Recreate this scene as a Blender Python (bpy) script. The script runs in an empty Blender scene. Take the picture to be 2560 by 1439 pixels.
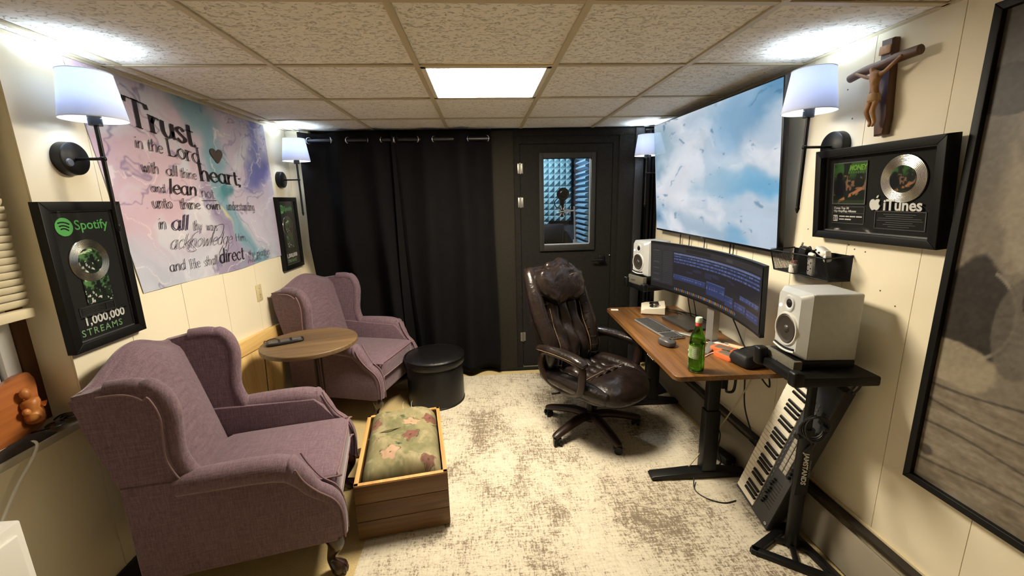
import bpy, bmesh, math, random
import numpy as np
from mathutils import Vector, Matrix, Euler

# ------------------------------------------------------------------ camera, world, light levels
scene = bpy.context.scene
COL = scene.collection
CAM_Z = 1.58
_yaw, _pitch, _roll, _f = 0.0676, -0.2111, -0.0237, 1035.74      # focal length in pixels of a 2560 wide frame
cam_data = bpy.data.cameras.new('camera')
cam_data.sensor_width = 36.0
cam_data.lens = 36.0 * _f / 2560.0
cam_data.clip_start = 0.02
cam = bpy.data.objects.new('camera', cam_data)
COL.objects.link(cam)
_fw = Vector((math.sin(_yaw) * math.cos(_pitch), math.cos(_yaw) * math.cos(_pitch), math.sin(_pitch)))
_rt0 = Vector((math.cos(_yaw), -math.sin(_yaw), 0))
_up0 = _rt0.cross(_fw)
_rt = _rt0 * math.cos(_roll) + _up0 * math.sin(_roll)
_up = -_rt0 * math.sin(_roll) + _up0 * math.cos(_roll)
cam.matrix_world = Matrix(((_rt.x, _up.x, -_fw.x, 0), (_rt.y, _up.y, -_fw.y, 0), (_rt.z, _up.z, -_fw.z, CAM_Z), (0, 0, 0, 1)))
scene.camera = cam

world = bpy.data.worlds.new('world')
scene.world = world
world.use_nodes = True
world.node_tree.nodes['Background'].inputs[0].default_value = (0.9, 0.92, 1.0, 1)
world.node_tree.nodes['Background'].inputs[1].default_value = 0.02

vs = scene.view_settings
vs.view_transform = 'Standard'
vs.look = 'None'
vs.exposure = 0.0
vs.gamma = 1.0
vs.use_curve_mapping = False

PANEL_POWER = 96.0        # emission of the ceiling panel's diffuser
SCONCE_POWER = 5.3        # watts of each wall lamp's bulb
BOOTH_POWER = 60.0        # watts of the lamp in the vocal booth

# ------------------------------------------------------------------ room dimensions (metres)
XL, XR, YB, YN, H = -1.562, 1.53, 3.66, -2.0, 2.16
PI = math.pi
R = math.radians
random.seed(4)

def s2l(c):
    return tuple(((x / 255) / 12.92 if x / 255 <= 0.04045 else ((x / 255 + 0.055) / 1.055) ** 2.4) for x in c[:3])

# ------------------------------------------------------------------ materials
MATS = {}
def mat(name, col, rough=0.5, metal=0.0, var=0.0, vscale=20.0, bump=0.0, bscale=60.0, stretch=None, spec=0.5,
        emit=None, estr=1.0, coat=0.0, col2=None, trans=0.0, ior=1.45, sheen=0.0, detail=4.0, ramp=(0.35, 0.65)):
    """principled material; col in sRGB 0..255, optional noise-mixed second colour and noise bump"""
    if name in MATS:
        return MATS[name]
    m = bpy.data.materials.new(name)
    m.use_nodes = True
    nt = m.node_tree
    N, L = nt.nodes, nt.links
    b = N['Principled BSDF']
    c = s2l(col)
    b.inputs['Base Color'].default_value = (*c, 1)
    b.inputs['Roughness'].default_value = rough
    b.inputs['Metallic'].default_value = metal
    b.inputs['Specular IOR Level'].default_value = spec
    b.inputs['IOR'].default_value = ior
    if coat:
        b.inputs['Coat Weight'].default_value = coat
        b.inputs['Coat Roughness'].default_value = 0.15
    if trans:
        b.inputs['Transmission Weight'].default_value = trans
    if sheen:
        b.inputs['Sheen Weight'].default_value = sheen
    if emit:
        b.inputs['Emission Color'].default_value = (*s2l(emit), 1)
        b.inputs['Emission Strength'].default_value = estr
    vec = None
    def coords():
        nonlocal vec
        if vec is None:
            tc = N.new('ShaderNodeTexCoord')
            vec = tc.outputs['Object']
            if stretch:
                mp = N.new('ShaderNodeMapping')
                mp.inputs['Scale'].default_value = stretch
                L.new(vec, mp.inputs['Vector'])
                vec = mp.outputs['Vector']
        return vec
    if var or col2:
        nz = N.new('ShaderNodeTexNoise')
        nz.inputs['Scale'].default_value = vscale
        nz.inputs['Detail'].default_value = detail
        L.new(coords(), nz.inputs['Vector'])
        cr = N.new('ShaderNodeValToRGB')
        c2 = s2l(col2) if col2 else tuple(x * (1 - var) for x in c)
        cr.color_ramp.elements[0].position = ramp[0]
        cr.color_ramp.elements[0].color = (*c2, 1)
        cr.color_ramp.elements[1].position = ramp[1]
        cr.color_ramp.elements[1].color = (*c, 1)
        L.new(nz.outputs['Fac'], cr.inputs['Fac'])
        L.new(cr.outputs['Color'], b.inputs['Base Color'])
    if bump:
        n2 = N.new('ShaderNodeTexNoise')
        n2.inputs['Scale'].default_value = bscale
        n2.inputs['Detail'].default_value = 3
        L.new(coords(), n2.inputs['Vector'])
        bp = N.new('ShaderNodeBump')
        bp.inputs['Strength'].default_value = bump
        bp.inputs['Distance'].default_value = 0.01
        L.new(n2.outputs['Fac'], bp.inputs['Height'])
        L.new(bp.outputs['Normal'], b.inputs['Normal'])
    MATS[name] = m
    return m

def node(N, kind, **inp):
    n = N.new(kind)
    for k, v in inp.items():
        n.inputs[k.replace('_', ' ')].default_value = v
    return n

def mat_print(name, rough=0.6, emit=0.0, spec=0.3):
    """material whose colour is the print stored on the mesh"""
    if name in MATS:
        return MATS[name]
    m = bpy.data.materials.new(name)
    m.use_nodes = True
    N, L = m.node_tree.nodes, m.node_tree.links
    b = N['Principled BSDF']
    b.inputs['Roughness'].default_value = rough
    b.inputs['Specular IOR Level'].default_value = spec
    a = N.new('ShaderNodeAttribute')
    a.attribute_name = 'Col'
    if emit:
        b.inputs['Base Color'].default_value = (0.01, 0.01, 0.01, 1)
        L.new(a.outputs['Color'], b.inputs['Emission Color'])
        b.inputs['Emission Strength'].default_value = emit
    else:
        L.new(a.outputs['Color'], b.inputs['Base Color'])
    MATS[name] = m
    return m

def mat_glass(name, fac=0.06, tint=(255, 255, 255), rough=0.02):
    """thin pane: mostly see-through, fresnel-like mirror on top"""
    if name in MATS:
        return MATS[name]
    m = bpy.data.materials.new(name)
    m.use_nodes = True
    N, L = m.node_tree.nodes, m.node_tree.links
    N.remove(N['Principled BSDF'])
    t = N.new('ShaderNodeBsdfTransparent'); t.inputs[0].default_value = (*s2l(tint), 1)
    g = N.new('ShaderNodeBsdfGlossy'); g.inputs['Roughness'].default_value = rough
    lw = N.new('ShaderNodeLayerWeight'); lw.inputs[0].default_value = 0.25
    mu = N.new('ShaderNodeMath'); mu.operation = 'MULTIPLY_ADD'; mu.inputs[1].default_value = 0.25; mu.inputs[2].default_value = fac
    L.new(lw.outputs['Fresnel'], mu.inputs[0])
    mx = N.new('ShaderNodeMixShader')
    L.new(mu.outputs[0], mx.inputs[0]); L.new(t.outputs[0], mx.inputs[1]); L.new(g.outputs[0], mx.inputs[2])
    L.new(mx.outputs[0], N['Material Output'].inputs[0])
    MATS[name] = m
    return m

def mat_shade(name):
    m = bpy.data.materials.new(name)
    m.use_nodes = True
    N, L = m.node_tree.nodes, m.node_tree.links
    N.remove(N['Principled BSDF'])
    d = N.new('ShaderNodeBsdfDiffuse'); d.inputs[0].default_value = (0.86, 0.87, 0.92, 1)
    t = N.new('ShaderNodeBsdfTranslucent'); t.inputs[0].default_value = (0.62, 0.66, 0.78, 1)
    tc = N.new('ShaderNodeTexCoord'); nz = node(N, 'ShaderNodeTexNoise', Scale=220.0)
    bp = N.new('ShaderNodeBump'); bp.inputs['Strength'].default_value = 0.15; bp.inputs['Distance'].default_value = 0.002
    L.new(tc.outputs['Object'], nz.inputs['Vector']); L.new(nz.outputs['Fac'], bp.inputs['Height'])
    L.new(bp.outputs['Normal'], d.inputs['Normal'])
    mx = N.new('ShaderNodeMixShader'); mx.inputs[0].default_value = 0.34
    L.new(d.outputs[0], mx.inputs[1]); L.new(t.outputs[0], mx.inputs[2])
    L.new(mx.outputs[0], N['Material Output'].inputs[0])
    MATS[name] = m
    return m

def mat_wood(name, c1, c2, axis=0, scale=6.0, rough=0.45, coat=0.0, fine=40.0):
    """long grain along the given object axis"""
    if name in MATS:
        return MATS[name]
    m = bpy.data.materials.new(name)
    m.use_nodes = True
    N, L = m.node_tree.nodes, m.node_tree.links
    b = N['Principled BSDF']
    b.inputs['Roughness'].default_value = rough
    if coat:
        b.inputs['Coat Weight'].default_value = coat
        b.inputs['Coat Roughness'].default_value = 0.2
    tc = N.new('ShaderNodeTexCoord')
    def nz(sc, k, det):
        mp = N.new('ShaderNodeMapping')
        v = [sc, sc, sc]; v[axis] = sc * k
        mp.inputs['Scale'].default_value = v
        L.new(tc.outputs['Object'], mp.inputs['Vector'])
        n = node(N, 'ShaderNodeTexNoise', Scale=1.0, Detail=det, Distortion=0.6)
        L.new(mp.outputs['Vector'], n.inputs['Vector'])
        return n.outputs['Fac']
    a, f = nz(scale, 0.12, 5.0), nz(fine * 1.6, 0.03, 3.0)
    ad = N.new('ShaderNodeMath'); ad.operation = 'MULTIPLY_ADD'; ad.inputs[1].default_value = 0.45
    L.new(f, ad.inputs[0])
    mu = N.new('ShaderNodeMath'); mu.operation = 'MULTIPLY'; mu.inputs[1].default_value = 0.6
    L.new(a, mu.inputs[0]); L.new(mu.outputs[0], ad.inputs[2])
    cr = N.new('ShaderNodeValToRGB')
    cr.color_ramp.elements[0].position = 0.38; cr.color_ramp.elements[0].color = (*s2l(c1), 1)
    cr.color_ramp.elements[1].position = 0.66; cr.color_ramp.elements[1].color = (*s2l(c2), 1)
    L.new(ad.outputs[0], cr.inputs['Fac']); L.new(cr.outputs['Color'], b.inputs['Base Color'])
    bp = N.new('ShaderNodeBump'); bp.inputs['Strength'].default_value = 0.12; bp.inputs['Distance'].default_value = 0.004
    L.new(ad.outputs[0], bp.inputs['Height']); L.new(bp.outputs['Normal'], b.inputs['Normal'])
    MATS[name] = m
    return m

# ------------------------------------------------------------------ mesh helpers
def BM():
    return bmesh.new()

def link(o, parent=None):
    COL.objects.link(o)
    if parent is not None:
        o.parent = parent
    return o

def obj(name, bm, m, parent=None, smooth=40, loc=None, rot=None):
    me = bpy.data.meshes.new(name)
    bmesh.ops.recalc_face_normals(bm, faces=bm.faces)
    bm.to_mesh(me)
    bm.free()
    me.materials.append(m)
    if smooth:
        me.polygons.foreach_set('use_smooth', [True] * len(me.polygons))
        me.set_sharp_from_angle(angle=R(smooth))
    o = link(bpy.data.objects.new(name, me), parent)
    if loc is not None:
        o.location = loc
    if rot is not None:
        o.rotation_euler = rot
    return o

def tag(o, label, cat, group=None, kind=None):
    o['label'] = label
    o['category'] = cat
    if group:
        o['group'] = group
    if kind:
        o['kind'] = kind
    return o

def thing(name, label, cat, loc=(0, 0, 0), rotz=0.0, group=None, rot=None):
    o = link(bpy.data.objects.new(name, None))
    o.empty_display_size = 0.05
    o.location = loc
    o.rotation_euler = rot if rot is not None else (0, 0, rotz)
    return tag(o, label, cat, group)

def struct(name, bm, m, label=None, smooth=0, parent=None):
    o = obj(name, bm, m, parent, smooth)
    if parent is None:
        o['kind'] = 'structure'
        if label:
            o['label'] = label
    return o

def twin(o, parent, loc=None, rot=None):
    c = o.copy()
    link(c, parent)
    c.parent = parent
    if loc is not None:
        c.location = loc
    if rot is not None:
        c.rotation_euler = rot
    return c

def dup(root, loc, rotz, label):
    r = root.copy(); COL.objects.link(r)
    r.location = loc; r.rotation_euler = (0, 0, rotz); r['label'] = label
    for ch in list(root.children):
        c = ch.copy(); COL.objects.link(c); c.parent = r
        for g in ch.children:
            d = g.copy(); COL.objects.link(d); d.parent = c
    return r

def box(bm, c, s, bevel=0.0, seg=2, rot=None):
    mx = Matrix.Translation(c)
    if rot is not None:
        mx = mx @ Euler(rot).to_matrix().to_4x4()
    mx = mx @ Matrix.Diagonal((s[0], s[1], s[2], 1))
    g = bmesh.ops.create_cube(bm, size=1, matrix=mx)
    if bevel:
        es = list({e for v in g['verts'] for e in v.link_edges})
        bmesh.ops.bevel(bm, geom=es, offset=min(bevel, 0.49 * min(s)), segments=seg, profile=0.5, affect='EDGES', clamp_overlap=True)

def b2(bm, x0, x1, y0, y1, z0, z1, bevel=0.0, seg=2):
    box(bm, ((x0 + x1) / 2, (y0 + y1) / 2, (z0 + z1) / 2), (abs(x1 - x0), abs(y1 - y0), abs(z1 - z0)), bevel, seg)

def smooth_path(pts, n=6, closed=False):
    P = [Vector(p) for p in pts]
    out = []
    k = len(P)
    rng = range(k) if closed else range(k - 1)
    for i in rng:
        if closed:
            p0, p1, p2, p3 = P[(i - 1) % k], P[i], P[(i + 1) % k], P[(i + 2) % k]
        else:
            p0, p1, p2, p3 = P[max(i - 1, 0)], P[i], P[i + 1], P[min(i + 2, k - 1)]
        for j in range(n):
            t = j / n
            out.append(0.5 * ((2 * p1) + (p2 - p0) * t + (2 * p0 - 5 * p1 + 4 * p2 - p3) * t * t + (3 * p1 - p0 - 3 * p2 + p3) * t ** 3))
    if not closed:
        out.append(P[-1].copy())
    return out

def tube(bm, pts, r, seg=10, smooth=0, closed=False, flat=(1, 1), caps=True):
    """sweep; r may be a list (one radius per control point)"""
    rad = list(r) if isinstance(r, (list, tuple)) else [r] * len(pts)
    if smooth:
        q = smooth_path([(*p, ) for p in pts], smooth, closed)
        rr = [v.x for v in smooth_path([(a, 0, 0) for a in rad], smooth, closed)]
        pts, rad = q, rr
    P = [Vector(p) for p in pts]
    n = len(P)
    rings = []
    ref = None
    for i, p in enumerate(P):
        if closed:
            t = P[(i + 1) % n] - P[(i - 1) % n]
        else:
            t = P[min(i + 1, n - 1)] - P[max(i - 1, 0)]
        t.normalize()
        if ref is None:
            ref = Vector((0, 0, 1)) if abs(t.z) < 0.9 else Vector((1, 0, 0))
        a = ref - t * ref.dot(t)
        if a.length < 1e-6:
            a = t.orthogonal()
        a.normalize()
        b = t.cross(a)
        ref = a
        rings.append([bm.verts.new(p + (a * math.cos(2 * PI * k / seg) * flat[0] + b * math.sin(2 * PI * k / seg) * flat[1]) * rad[i]) for k in range(seg)])
    for i in range(n if closed else n - 1):
        A, B = rings[i], rings[(i + 1) % n]
        for k in range(seg):
            bm.faces.new((A[k], A[(k + 1) % seg], B[(k + 1) % seg], B[k]))
    if not closed and caps:
        bm.faces.new(rings[0]); bm.faces.new(rings[-1])

def cyl(bm, p0, p1, r0, r1=None, seg=20):
    tube(bm, [p0, p1], [r0, r0 if r1 is None else r1], seg)

def lathe(bm, prof, seg=32, c=(0, 0, 0), axis='z'):
    rings = []
    for r, z in prof:
        if r < 1e-6:
            rings.append([(0, 0, z)])
        else:
            rings.append([(r * math.cos(2 * PI * k / seg), r * math.sin(2 * PI * k / seg), z) for k in range(seg)])
    def put(p):
        x, y, z = p
        if axis == 'y':
            x, y, z = x, z, y
        elif axis == 'x':
            x, y, z = z, x, y
        return bm.verts.new((c[0] + x, c[1] + y, c[2] + z))
    V = [[put(p) for p in r] for r in rings]
    for A, B in zip(V, V[1:]):
        for k in range(seg):
            k2 = (k + 1) % seg
            if len(A) == 1 and len(B) == 1:
                break
            if len(A) == 1:
                bm.faces.new((A[0], B[k], B[k2]))
            elif len(B) == 1:
                bm.faces.new((A[k], A[k2], B[0]))
            else:
                bm.faces.new((A[k], A[k2], B[k2], B[k]))

def prism(bm, poly, a0, a1, axis='y', bevel=0.0):
    """2D outline extruded along an axis; outline (p,q) maps to the two other axes in order"""
    def put(p, a):
        if axis == 'y':
            return (p[0], a, p[1])
        if axis == 'x':
            return (a, p[0], p[1])
        return (p[0], p[1], a)
    A = [bm.verts.new(put(p, a0)) for p in poly]
    B = [bm.verts.new(put(p, a1)) for p in poly]
    n = len(poly)
    fs = [bm.faces.new(A), bm.faces.new(B)]
    for k in range(n):
        fs.append(bm.faces.new((A[k], A[(k + 1) % n], B[(k + 1) % n], B[k])))
    if bevel:
        es = list({e for f in fs[:2] for e in f.edges})
        bmesh.ops.bevel(bm, geom=es, offset=bevel, segments=3, profile=0.5, affect='EDGES', clamp_overlap=True)

def surf(bm, F, nu, nv):
    V = [[bm.verts.new(F(i / nu, j / nv)) for j in range(nv + 1)] for i in range(nu + 1)]
    for i in range(nu):
        for j in range(nv):
            bm.faces.new((V[i][j], V[i + 1][j], V[i + 1][j + 1], V[i][j + 1]))
    return V

def shell(bm, F, G, nu, nv):
    """closed body between a front and a back surface"""
    A, B = surf(bm, F, nu, nv), surf(bm, G, nu, nv)
    for i in range(nu):
        bm.faces.new((A[i][0], A[i + 1][0], B[i + 1][0], B[i][0]))
        bm.faces.new((A[i][nv], A[i + 1][nv], B[i + 1][nv], B[i][nv]))
    for j in range(nv):
        bm.faces.new((A[0][j], A[0][j + 1], B[0][j + 1], B[0][j]))
        bm.faces.new((A[nu][j], A[nu][j + 1], B[nu][j + 1], B[nu][j]))

def ball(bm, c, r, seg=16, rings=10, rot=None):
    r = r if isinstance(r, (tuple, list)) else (r, r, r)
    mx = Matrix.Translation(c)
    if rot is not None:
        mx = mx @ Euler(rot).to_matrix().to_4x4()
    bmesh.ops.create_uvsphere(bm, u_segments=seg, v_segments=rings, radius=1, matrix=mx @ Matrix.Diagonal((*r, 1)))

def spow(x, p):
    return math.copysign(abs(x) ** p, x)

def pillow(bm, c, s, e1=0.35, e2=0.35, nu=32, nv=20, rot=None, warp=None):
    """super-ellipsoid cushion"""
    mx = Matrix.Translation(c)
    if rot is not None:
        mx = mx @ Euler(rot).to_matrix().to_4x4()
    V = []
    for j in range(nv + 1):
        ph = -PI / 2 + PI * j / nv
        row = []
        for i in range(nu):
            th = 2 * PI * i / nu
            x = s[0] / 2 * spow(math.cos(ph), e1) * spow(math.cos(th), e2)
            y = s[1] / 2 * spow(math.cos(ph), e1) * spow(math.sin(th), e2)
            z = s[2] / 2 * spow(math.sin(ph), e1)
            p = Vector((x, y, z))
            if warp:
                p = Vector(warp(p))
            row.append(bm.verts.new(mx @ p))
        V.append(row)
    for j in range(nv):
        for i in range(nu):
            bm.faces.new((V[j][i], V[j][(i + 1) % nu], V[j + 1][(i + 1) % nu], V[j + 1][i]))
    bmesh.ops.remove_doubles(bm, verts=[v for r_ in (V[0], V[-1]) for v in r_], dist=1e-4)

def skin(name, verts, edges, radii, m, parent, loc=(0, 0, 0), rot=(0, 0, 0), sub=2):
    me = bpy.data.meshes.new(name)
    me.from_pydata(verts, edges, [])
    o = bpy.data.objects.new(name, me)
    COL.objects.link(o)
    md = o.modifiers.new('Skin', 'SKIN')
    md.use_smooth_shade = True
    for i, r in enumerate(radii):
        me.skin_vertices[0].data[i].radius = (r, r) if not isinstance(r, tuple) else r
    me.skin_vertices[0].data[0].use_root = True
    sb = o.modifiers.new('Sub', 'SUBSURF'); sb.levels = sb.render_levels = sub
    dg = bpy.context.evaluated_depsgraph_get()
    m2 = bpy.data.meshes.new_from_object(o.evaluated_get(dg))
    bpy.data.objects.remove(o); bpy.data.meshes.remove(me)
    m2.name = name
    m2.materials.clear(); m2.materials.append(m)
    m2.polygons.foreach_set('use_smooth', [True] * len(m2.polygons))
    o = link(bpy.data.objects.new(name, m2), parent)
    o.location = loc; o.rotation_euler = rot
    return o

# ------------------------------------------------------------------ prints: colours computed per vertex on a fine grid
def vnoise(x, y, seed):
    rs = np.random.RandomState(seed)
    g = rs.rand(64, 64)
    xi, yi = np.floor(x).astype(int), np.floor(y).astype(int)
    fx, fy = x - xi, y - yi
    fx, fy = fx * fx * (3 - 2 * fx), fy * fy * (3 - 2 * fy)
    a, b = g[xi % 64, yi % 64], g[(xi + 1) % 64, yi % 64]
    c, d = g[xi % 64, (yi + 1) % 64], g[(xi + 1) % 64, (yi + 1) % 64]
    return (a * (1 - fx) + b * fx) * (1 - fy) + (c * (1 - fx) + d * fx) * fy

def fbm(x, y, seed, octv=5, gain=0.5):
    s, a, t = 0, 1.0, 0
    for k in range(octv):
        s = s + a * vnoise(x * 2 ** k + 17 * k, y * 2 ** k + 5 * k, seed + k)
        t += a
        a *= gain
    return s / t

def lerp3(c, tgt, m):
    m = np.clip(m, 0, 1)[..., None]
    return c * (1 - m) + np.array(tgt, float) * m

def sstep(a, b, x):
    t = np.clip((x - a) / (b - a), 0, 1)
    return t * t * (3 - 2 * t)

def printed(name, P, nu, nv, colfn, m, parent=None):
    """P(u,v) -> xyz (numpy arrays); colfn(u,v) -> sRGB 0..255 array (...,3)"""
    u, v = np.meshgrid(np.linspace(0, 1, nu + 1), np.linspace(0, 1, nv + 1), indexing='ij')
    xyz = np.stack(np.broadcast_arrays(*P(u, v)), -1).reshape(-1, 3)
    c = np.clip(colfn(u, v), 0, 255).reshape(-1, 3) / 255
    lin = np.where(c <= 0.04045, c / 12.92, ((c + 0.055) / 1.055) ** 2.4)
    i, j = np.meshgrid(np.arange(nu), np.arange(nv), indexing='ij')
    a = (i * (nv + 1) + j).ravel()
    faces = np.stack([a, a + nv + 1, a + nv + 2, a + 1], -1)
    me = bpy.data.meshes.new(name)
    me.vertices.add(len(xyz)); me.vertices.foreach_set('co', xyz.astype(np.float32).ravel())
    me.loops.add(faces.size); me.loops.foreach_set('vertex_index', faces.astype(np.int32).ravel())
    me.polygons.add(len(faces))
    me.polygons.foreach_set('loop_start', np.arange(0, faces.size, 4, dtype=np.int32))
    me.polygons.foreach_set('use_smooth', np.ones(len(faces), bool))
    at = me.color_attributes.new('Col', 'FLOAT_COLOR', 'POINT')
    at.data.foreach_set('color', np.concatenate([lin, np.ones((len(lin), 1))], 1).astype(np.float32).ravel())
    me.update(calc_edges=True); me.validate()
    me.materials.append(m)
    return link(bpy.data.objects.new(name, me), parent)

# ------------------------------------------------------------------ lettering
def text(name, s, size, m, parent, loc, rot=(PI / 2, 0, 0), align='LEFT', weight=0.0, shear=0.0, spacing=1.0, depth=0.0006, sx=1.0):
    cu = bpy.data.curves.new(name, 'FONT')
    cu.body = s; cu.size = size; cu.align_x = align; cu.offset = weight; cu.shear = shear; cu.space_character = spacing
    cu.extrude = depth; cu.resolution_u = 3
    o = bpy.data.objects.new(name, cu)
    COL.objects.link(o)
    dg = bpy.context.evaluated_depsgraph_get()
    me = bpy.data.meshes.new_from_object(o.evaluated_get(dg))
    bpy.data.objects.remove(o); bpy.data.curves.remove(cu)
    me.name = name
    me.materials.clear(); me.materials.append(m)
    o = link(bpy.data.objects.new(name, me), parent)
    o.location = loc; o.rotation_euler = rot; o.scale = (sx, 1, 1)
    o['kind'] = 'stuff'
    return o

STEM = [(.14, 1.62), (.14, .8), (.14, 0)]
BOWL = [(.74, .82), (.45, 1), (.12, .72), (.12, .28), (.42, 0), (.66, .14), (.74, .4)]
GL = {
    'a': (.98, [BOWL, [(.76, 1), (.76, .25), (.84, 0), (.96, .08)]]),
    'b': (.9, [STEM, [(.14, .6), (.42, 1), (.76, .72), (.74, .25), (.42, 0), (.14, .3)]]),
    'c': (.82, [[(.72, .78), (.45, 1), (.12, .7), (.12, .3), (.45, 0), (.75, .2)]]),
    'd': (.96, [BOWL, [(.76, 1.62), (.76, .8), (.76, 0)]]),
    'e': (.85, [[(.13, .52), (.7, .56), (.66, .84), (.42, 1), (.12, .7), (.12, .3), (.45, 0), (.76, .2)]]),
    'f': (.6, [[(.62, 1.5), (.44, 1.62), (.3, 1.3), (.3, 0)], [(.06, 1), (.58, 1)]]),
    'g': (.92, [BOWL, [(.76, 1), (.76, -.2), (.5, -.5), (.14, -.38)]]),
    'h': (.95, [STEM, [(.14, .6), (.42, 1), (.74, .8), (.76, 0)]]),
    'i': (.36, [[(.16, 1), (.16, 0)], [(.16, 1.32), (.16, 1.44)]]),
    'k': (.85, [STEM, [(.7, 1), (.16, .45)], [(.3, .58), (.78, 0)]]),
    'l': (.36, [STEM]),
    'm': (1.4, [[(.14, 1), (.14, 0)], [(.14, .6), (.38, 1), (.62, .8), (.64, 0)], [(.64, .6), (.9, 1), (1.14, .8), (1.16, 0)]]),
    'n': (.95, [[(.14, 1), (.14, 0)], [(.14, .6), (.42, 1), (.72, .8), (.76, 0)]]),
    'o': (.9, [[(.45, 1), (.12, .7), (.12, .3), (.45, 0), (.76, .3), (.76, .7), (.45, 1)]]),
    'p': (.9, [[(.14, 1), (.14, -.55)], [(.14, .6), (.42, 1), (.76, .72), (.74, .25), (.42, 0), (.14, .3)]]),
    'r': (.68, [[(.14, 1), (.14, 0)], [(.14, .55), (.36, .96), (.66, .92)]]),
    's': (.74, [[(.64, .8), (.38, 1), (.12, .76), (.38, .52), (.66, .28), (.38, 0), (.08, .2)]]),
    't': (.6, [[(.28, 1.4), (.28, .25), (.42, 0), (.62, .12)], [(.04, 1), (.58, 1)]]),
    'u': (.95, [[(.14, 1), (.14, .3), (.38, 0), (.66, .2), (.76, .5)], [(.76, 1), (.76, .2), (.92, .04)]]),
    'v': (.8, [[(.06, 1), (.4, 0)], [(.4, 0), (.74, 1)]]),
    'w': (1.2, [[(.06, 1), (.36, 0)], [(.36, 0), (.6, .9)], [(.6, .9), (.86, 0)], [(.86, 0), (1.14, 1)]]),
    'y': (.85, [[(.08, 1), (.42, .05)], [(.76, 1), (.34, -.3), (.08, -.45)]]),
    'H': (1.3, [[(.2, 1.5), (.2, 0)], [(1.0, 1.5), (1.0, 0)], [(.2, .78), (1.0, .78)]]),
    'L': (1.05, [[(.24, 1.55), (.24, 0)], [(.24, .04), (.7, .02), (.95, .3)]]),
    'T': (1.3, [[(.66, 1.6), (.66, 0)], [(.05, 1.28), (.1, 1.58)], [(.1, 1.57), (1.2, 1.57)], [(1.22, 1.58), (1.28, 1.28)]]),
    'P': (1.0, [[(.2, 1.5), (.2, 0)], [(.2, 1.5), (.7, 1.45), (.8, 1.1), (.6, .75), (.2, .75)]]),
    ';': (.36, [[(.14, .8), (.14, .7)], [(.16, .1), (.08, -.2)]]), ',': (.3, [[(.14, .1), (.06, -.2)]]), '.': (.3, [[(.12, .1), (.12, 0)]]),
    ':': (.3, [[(.12, .8), (.12, .7)], [(.12, .1), (.12, 0)]]), '-': (.5, [[(.06, .5), (.42, .5)]]),
    '3': (.8, [[(.1, 1.3), (.4, 1.5), (.68, 1.2), (.35, .82), (.72, .4), (.4, 0), (.08, .2)]]),
    '5': (.8, [[(.68, 1.5), (.2, 1.5), (.16, .85), (.5, .95), (.72, .5), (.42, 0), (.08, .2)]]),
    '6': (.8, [[(.62, 1.45), (.2, .9), (.12, .3), (.42, 0), (.7, .35), (.42, .75), (.14, .4)]]),
}
def pen(bm, s, put, x0, x1, base0, base1, xh, thick=.16, thin=.05, slant=0.0, serif=False):
    """broad-pen lettering of s between x0 and x1 along a sloping baseline; put(a,b)->3D"""
    adv = 0
    pl = []
    for ch in s:
        if ch == ' ':
            adv += .55
            continue
        w, st = GL[ch]
        pl.append((adv, st, ch))
        adv += w
    k = (x1 - x0) / adv
    for ax, st, ch in pl:
        for stroke in st:
            pts = [Vector((p[0] + slant * p[1], p[1], 0)) for p in stroke]
            q = smooth_path(pts, 5) if len(pts) > 2 else [pts[0].lerp(pts[1], t / 3) for t in range(4)]
            Lr = []
            for i, p in enumerate(q):
                t = (q[min(i + 1, len(q) - 1)] - q[max(i - 1, 0)])
                t = t.normalized() if t.length > 1e-6 else Vector((0, 1, 0))
                w = thin + (thick - thin) * abs(t.y) ** 1.5
                nrm = Vector((-t.y, t.x, 0)) * (w / 2)
                Lr.append((p + nrm, p - nrm))
            if serif and len(stroke) <= 3 and abs(stroke[0][0] - stroke[-1][0]) < .02 and abs(stroke[0][1] - stroke[-1][1]) > .5:
                segs = []
                for e in (stroke[0], stroke[-1]):
                    segs.append((Vector((e[0] - .2 + slant * e[1], e[1], 0)), Vector((e[0] + .2 + slant * e[1], e[1], 0))))
                for a, b in segs:
                    quad = [a + Vector((0, -.03, 0)), b + Vector((0, -.03, 0)), b + Vector((0, .03, 0)), a + Vector((0, .03, 0))]
                    vs_ = [bm.verts.new(put(x0 + (ax + v.x) * k, base0 + (base1 - base0) * ((ax + v.x) / adv) + v.y * xh)) for v in quad]
                    bm.faces.new(vs_)
            V = [[bm.verts.new(put(x0 + (ax + v.x) * k, base0 + (base1 - base0) * ((ax + v.x) / adv) + v.y * xh)) for v in pr] for pr in Lr]
            for A, B in zip(V, V[1:]):
                bm.faces.new((A[0], A[1], B[1], B[0]))
# ================================================================== THE ROOM
M_wall = mat('cream_panel_paint', (236, 226, 200), 0.55, var=0.05, vscale=3, bump=0.02, bscale=90)
M_floor = mat('beige_carpet', (206, 184, 134), 0.95, var=0.18, vscale=160, bump=0.5, bscale=400, spec=0.1)
M_black = mat('black_paint_textured', (32, 30, 27), 0.8, var=0.25, vscale=45, bump=0.5, bscale=120, spec=0.15)
M_blackpost = mat('black_carpet_trim', (52, 49, 42), 0.95, var=0.35, vscale=220, bump=0.8, bscale=260, spec=0.1)
M_dark = mat('black_metal', (16, 16, 17), 0.42, metal=0.3, var=0.2, vscale=30)
M_white = mat('white_plastic', (232, 230, 224), 0.4, var=0.03, vscale=8)
M_chrome = mat('chrome', (215, 216, 220), 0.15, metal=1.0, var=0.05, vscale=12)
M_tbar = mat('ceiling_grid_metal', (196, 182, 150), 0.45, metal=0.0, var=0.05, vscale=5)

bm = BM(); b2(bm, XL - .3, XR + .2, YN, 5.3, -.1, 0)
floor = struct('floor', bm, M_floor, 'beige cut pile carpet floor')

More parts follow.
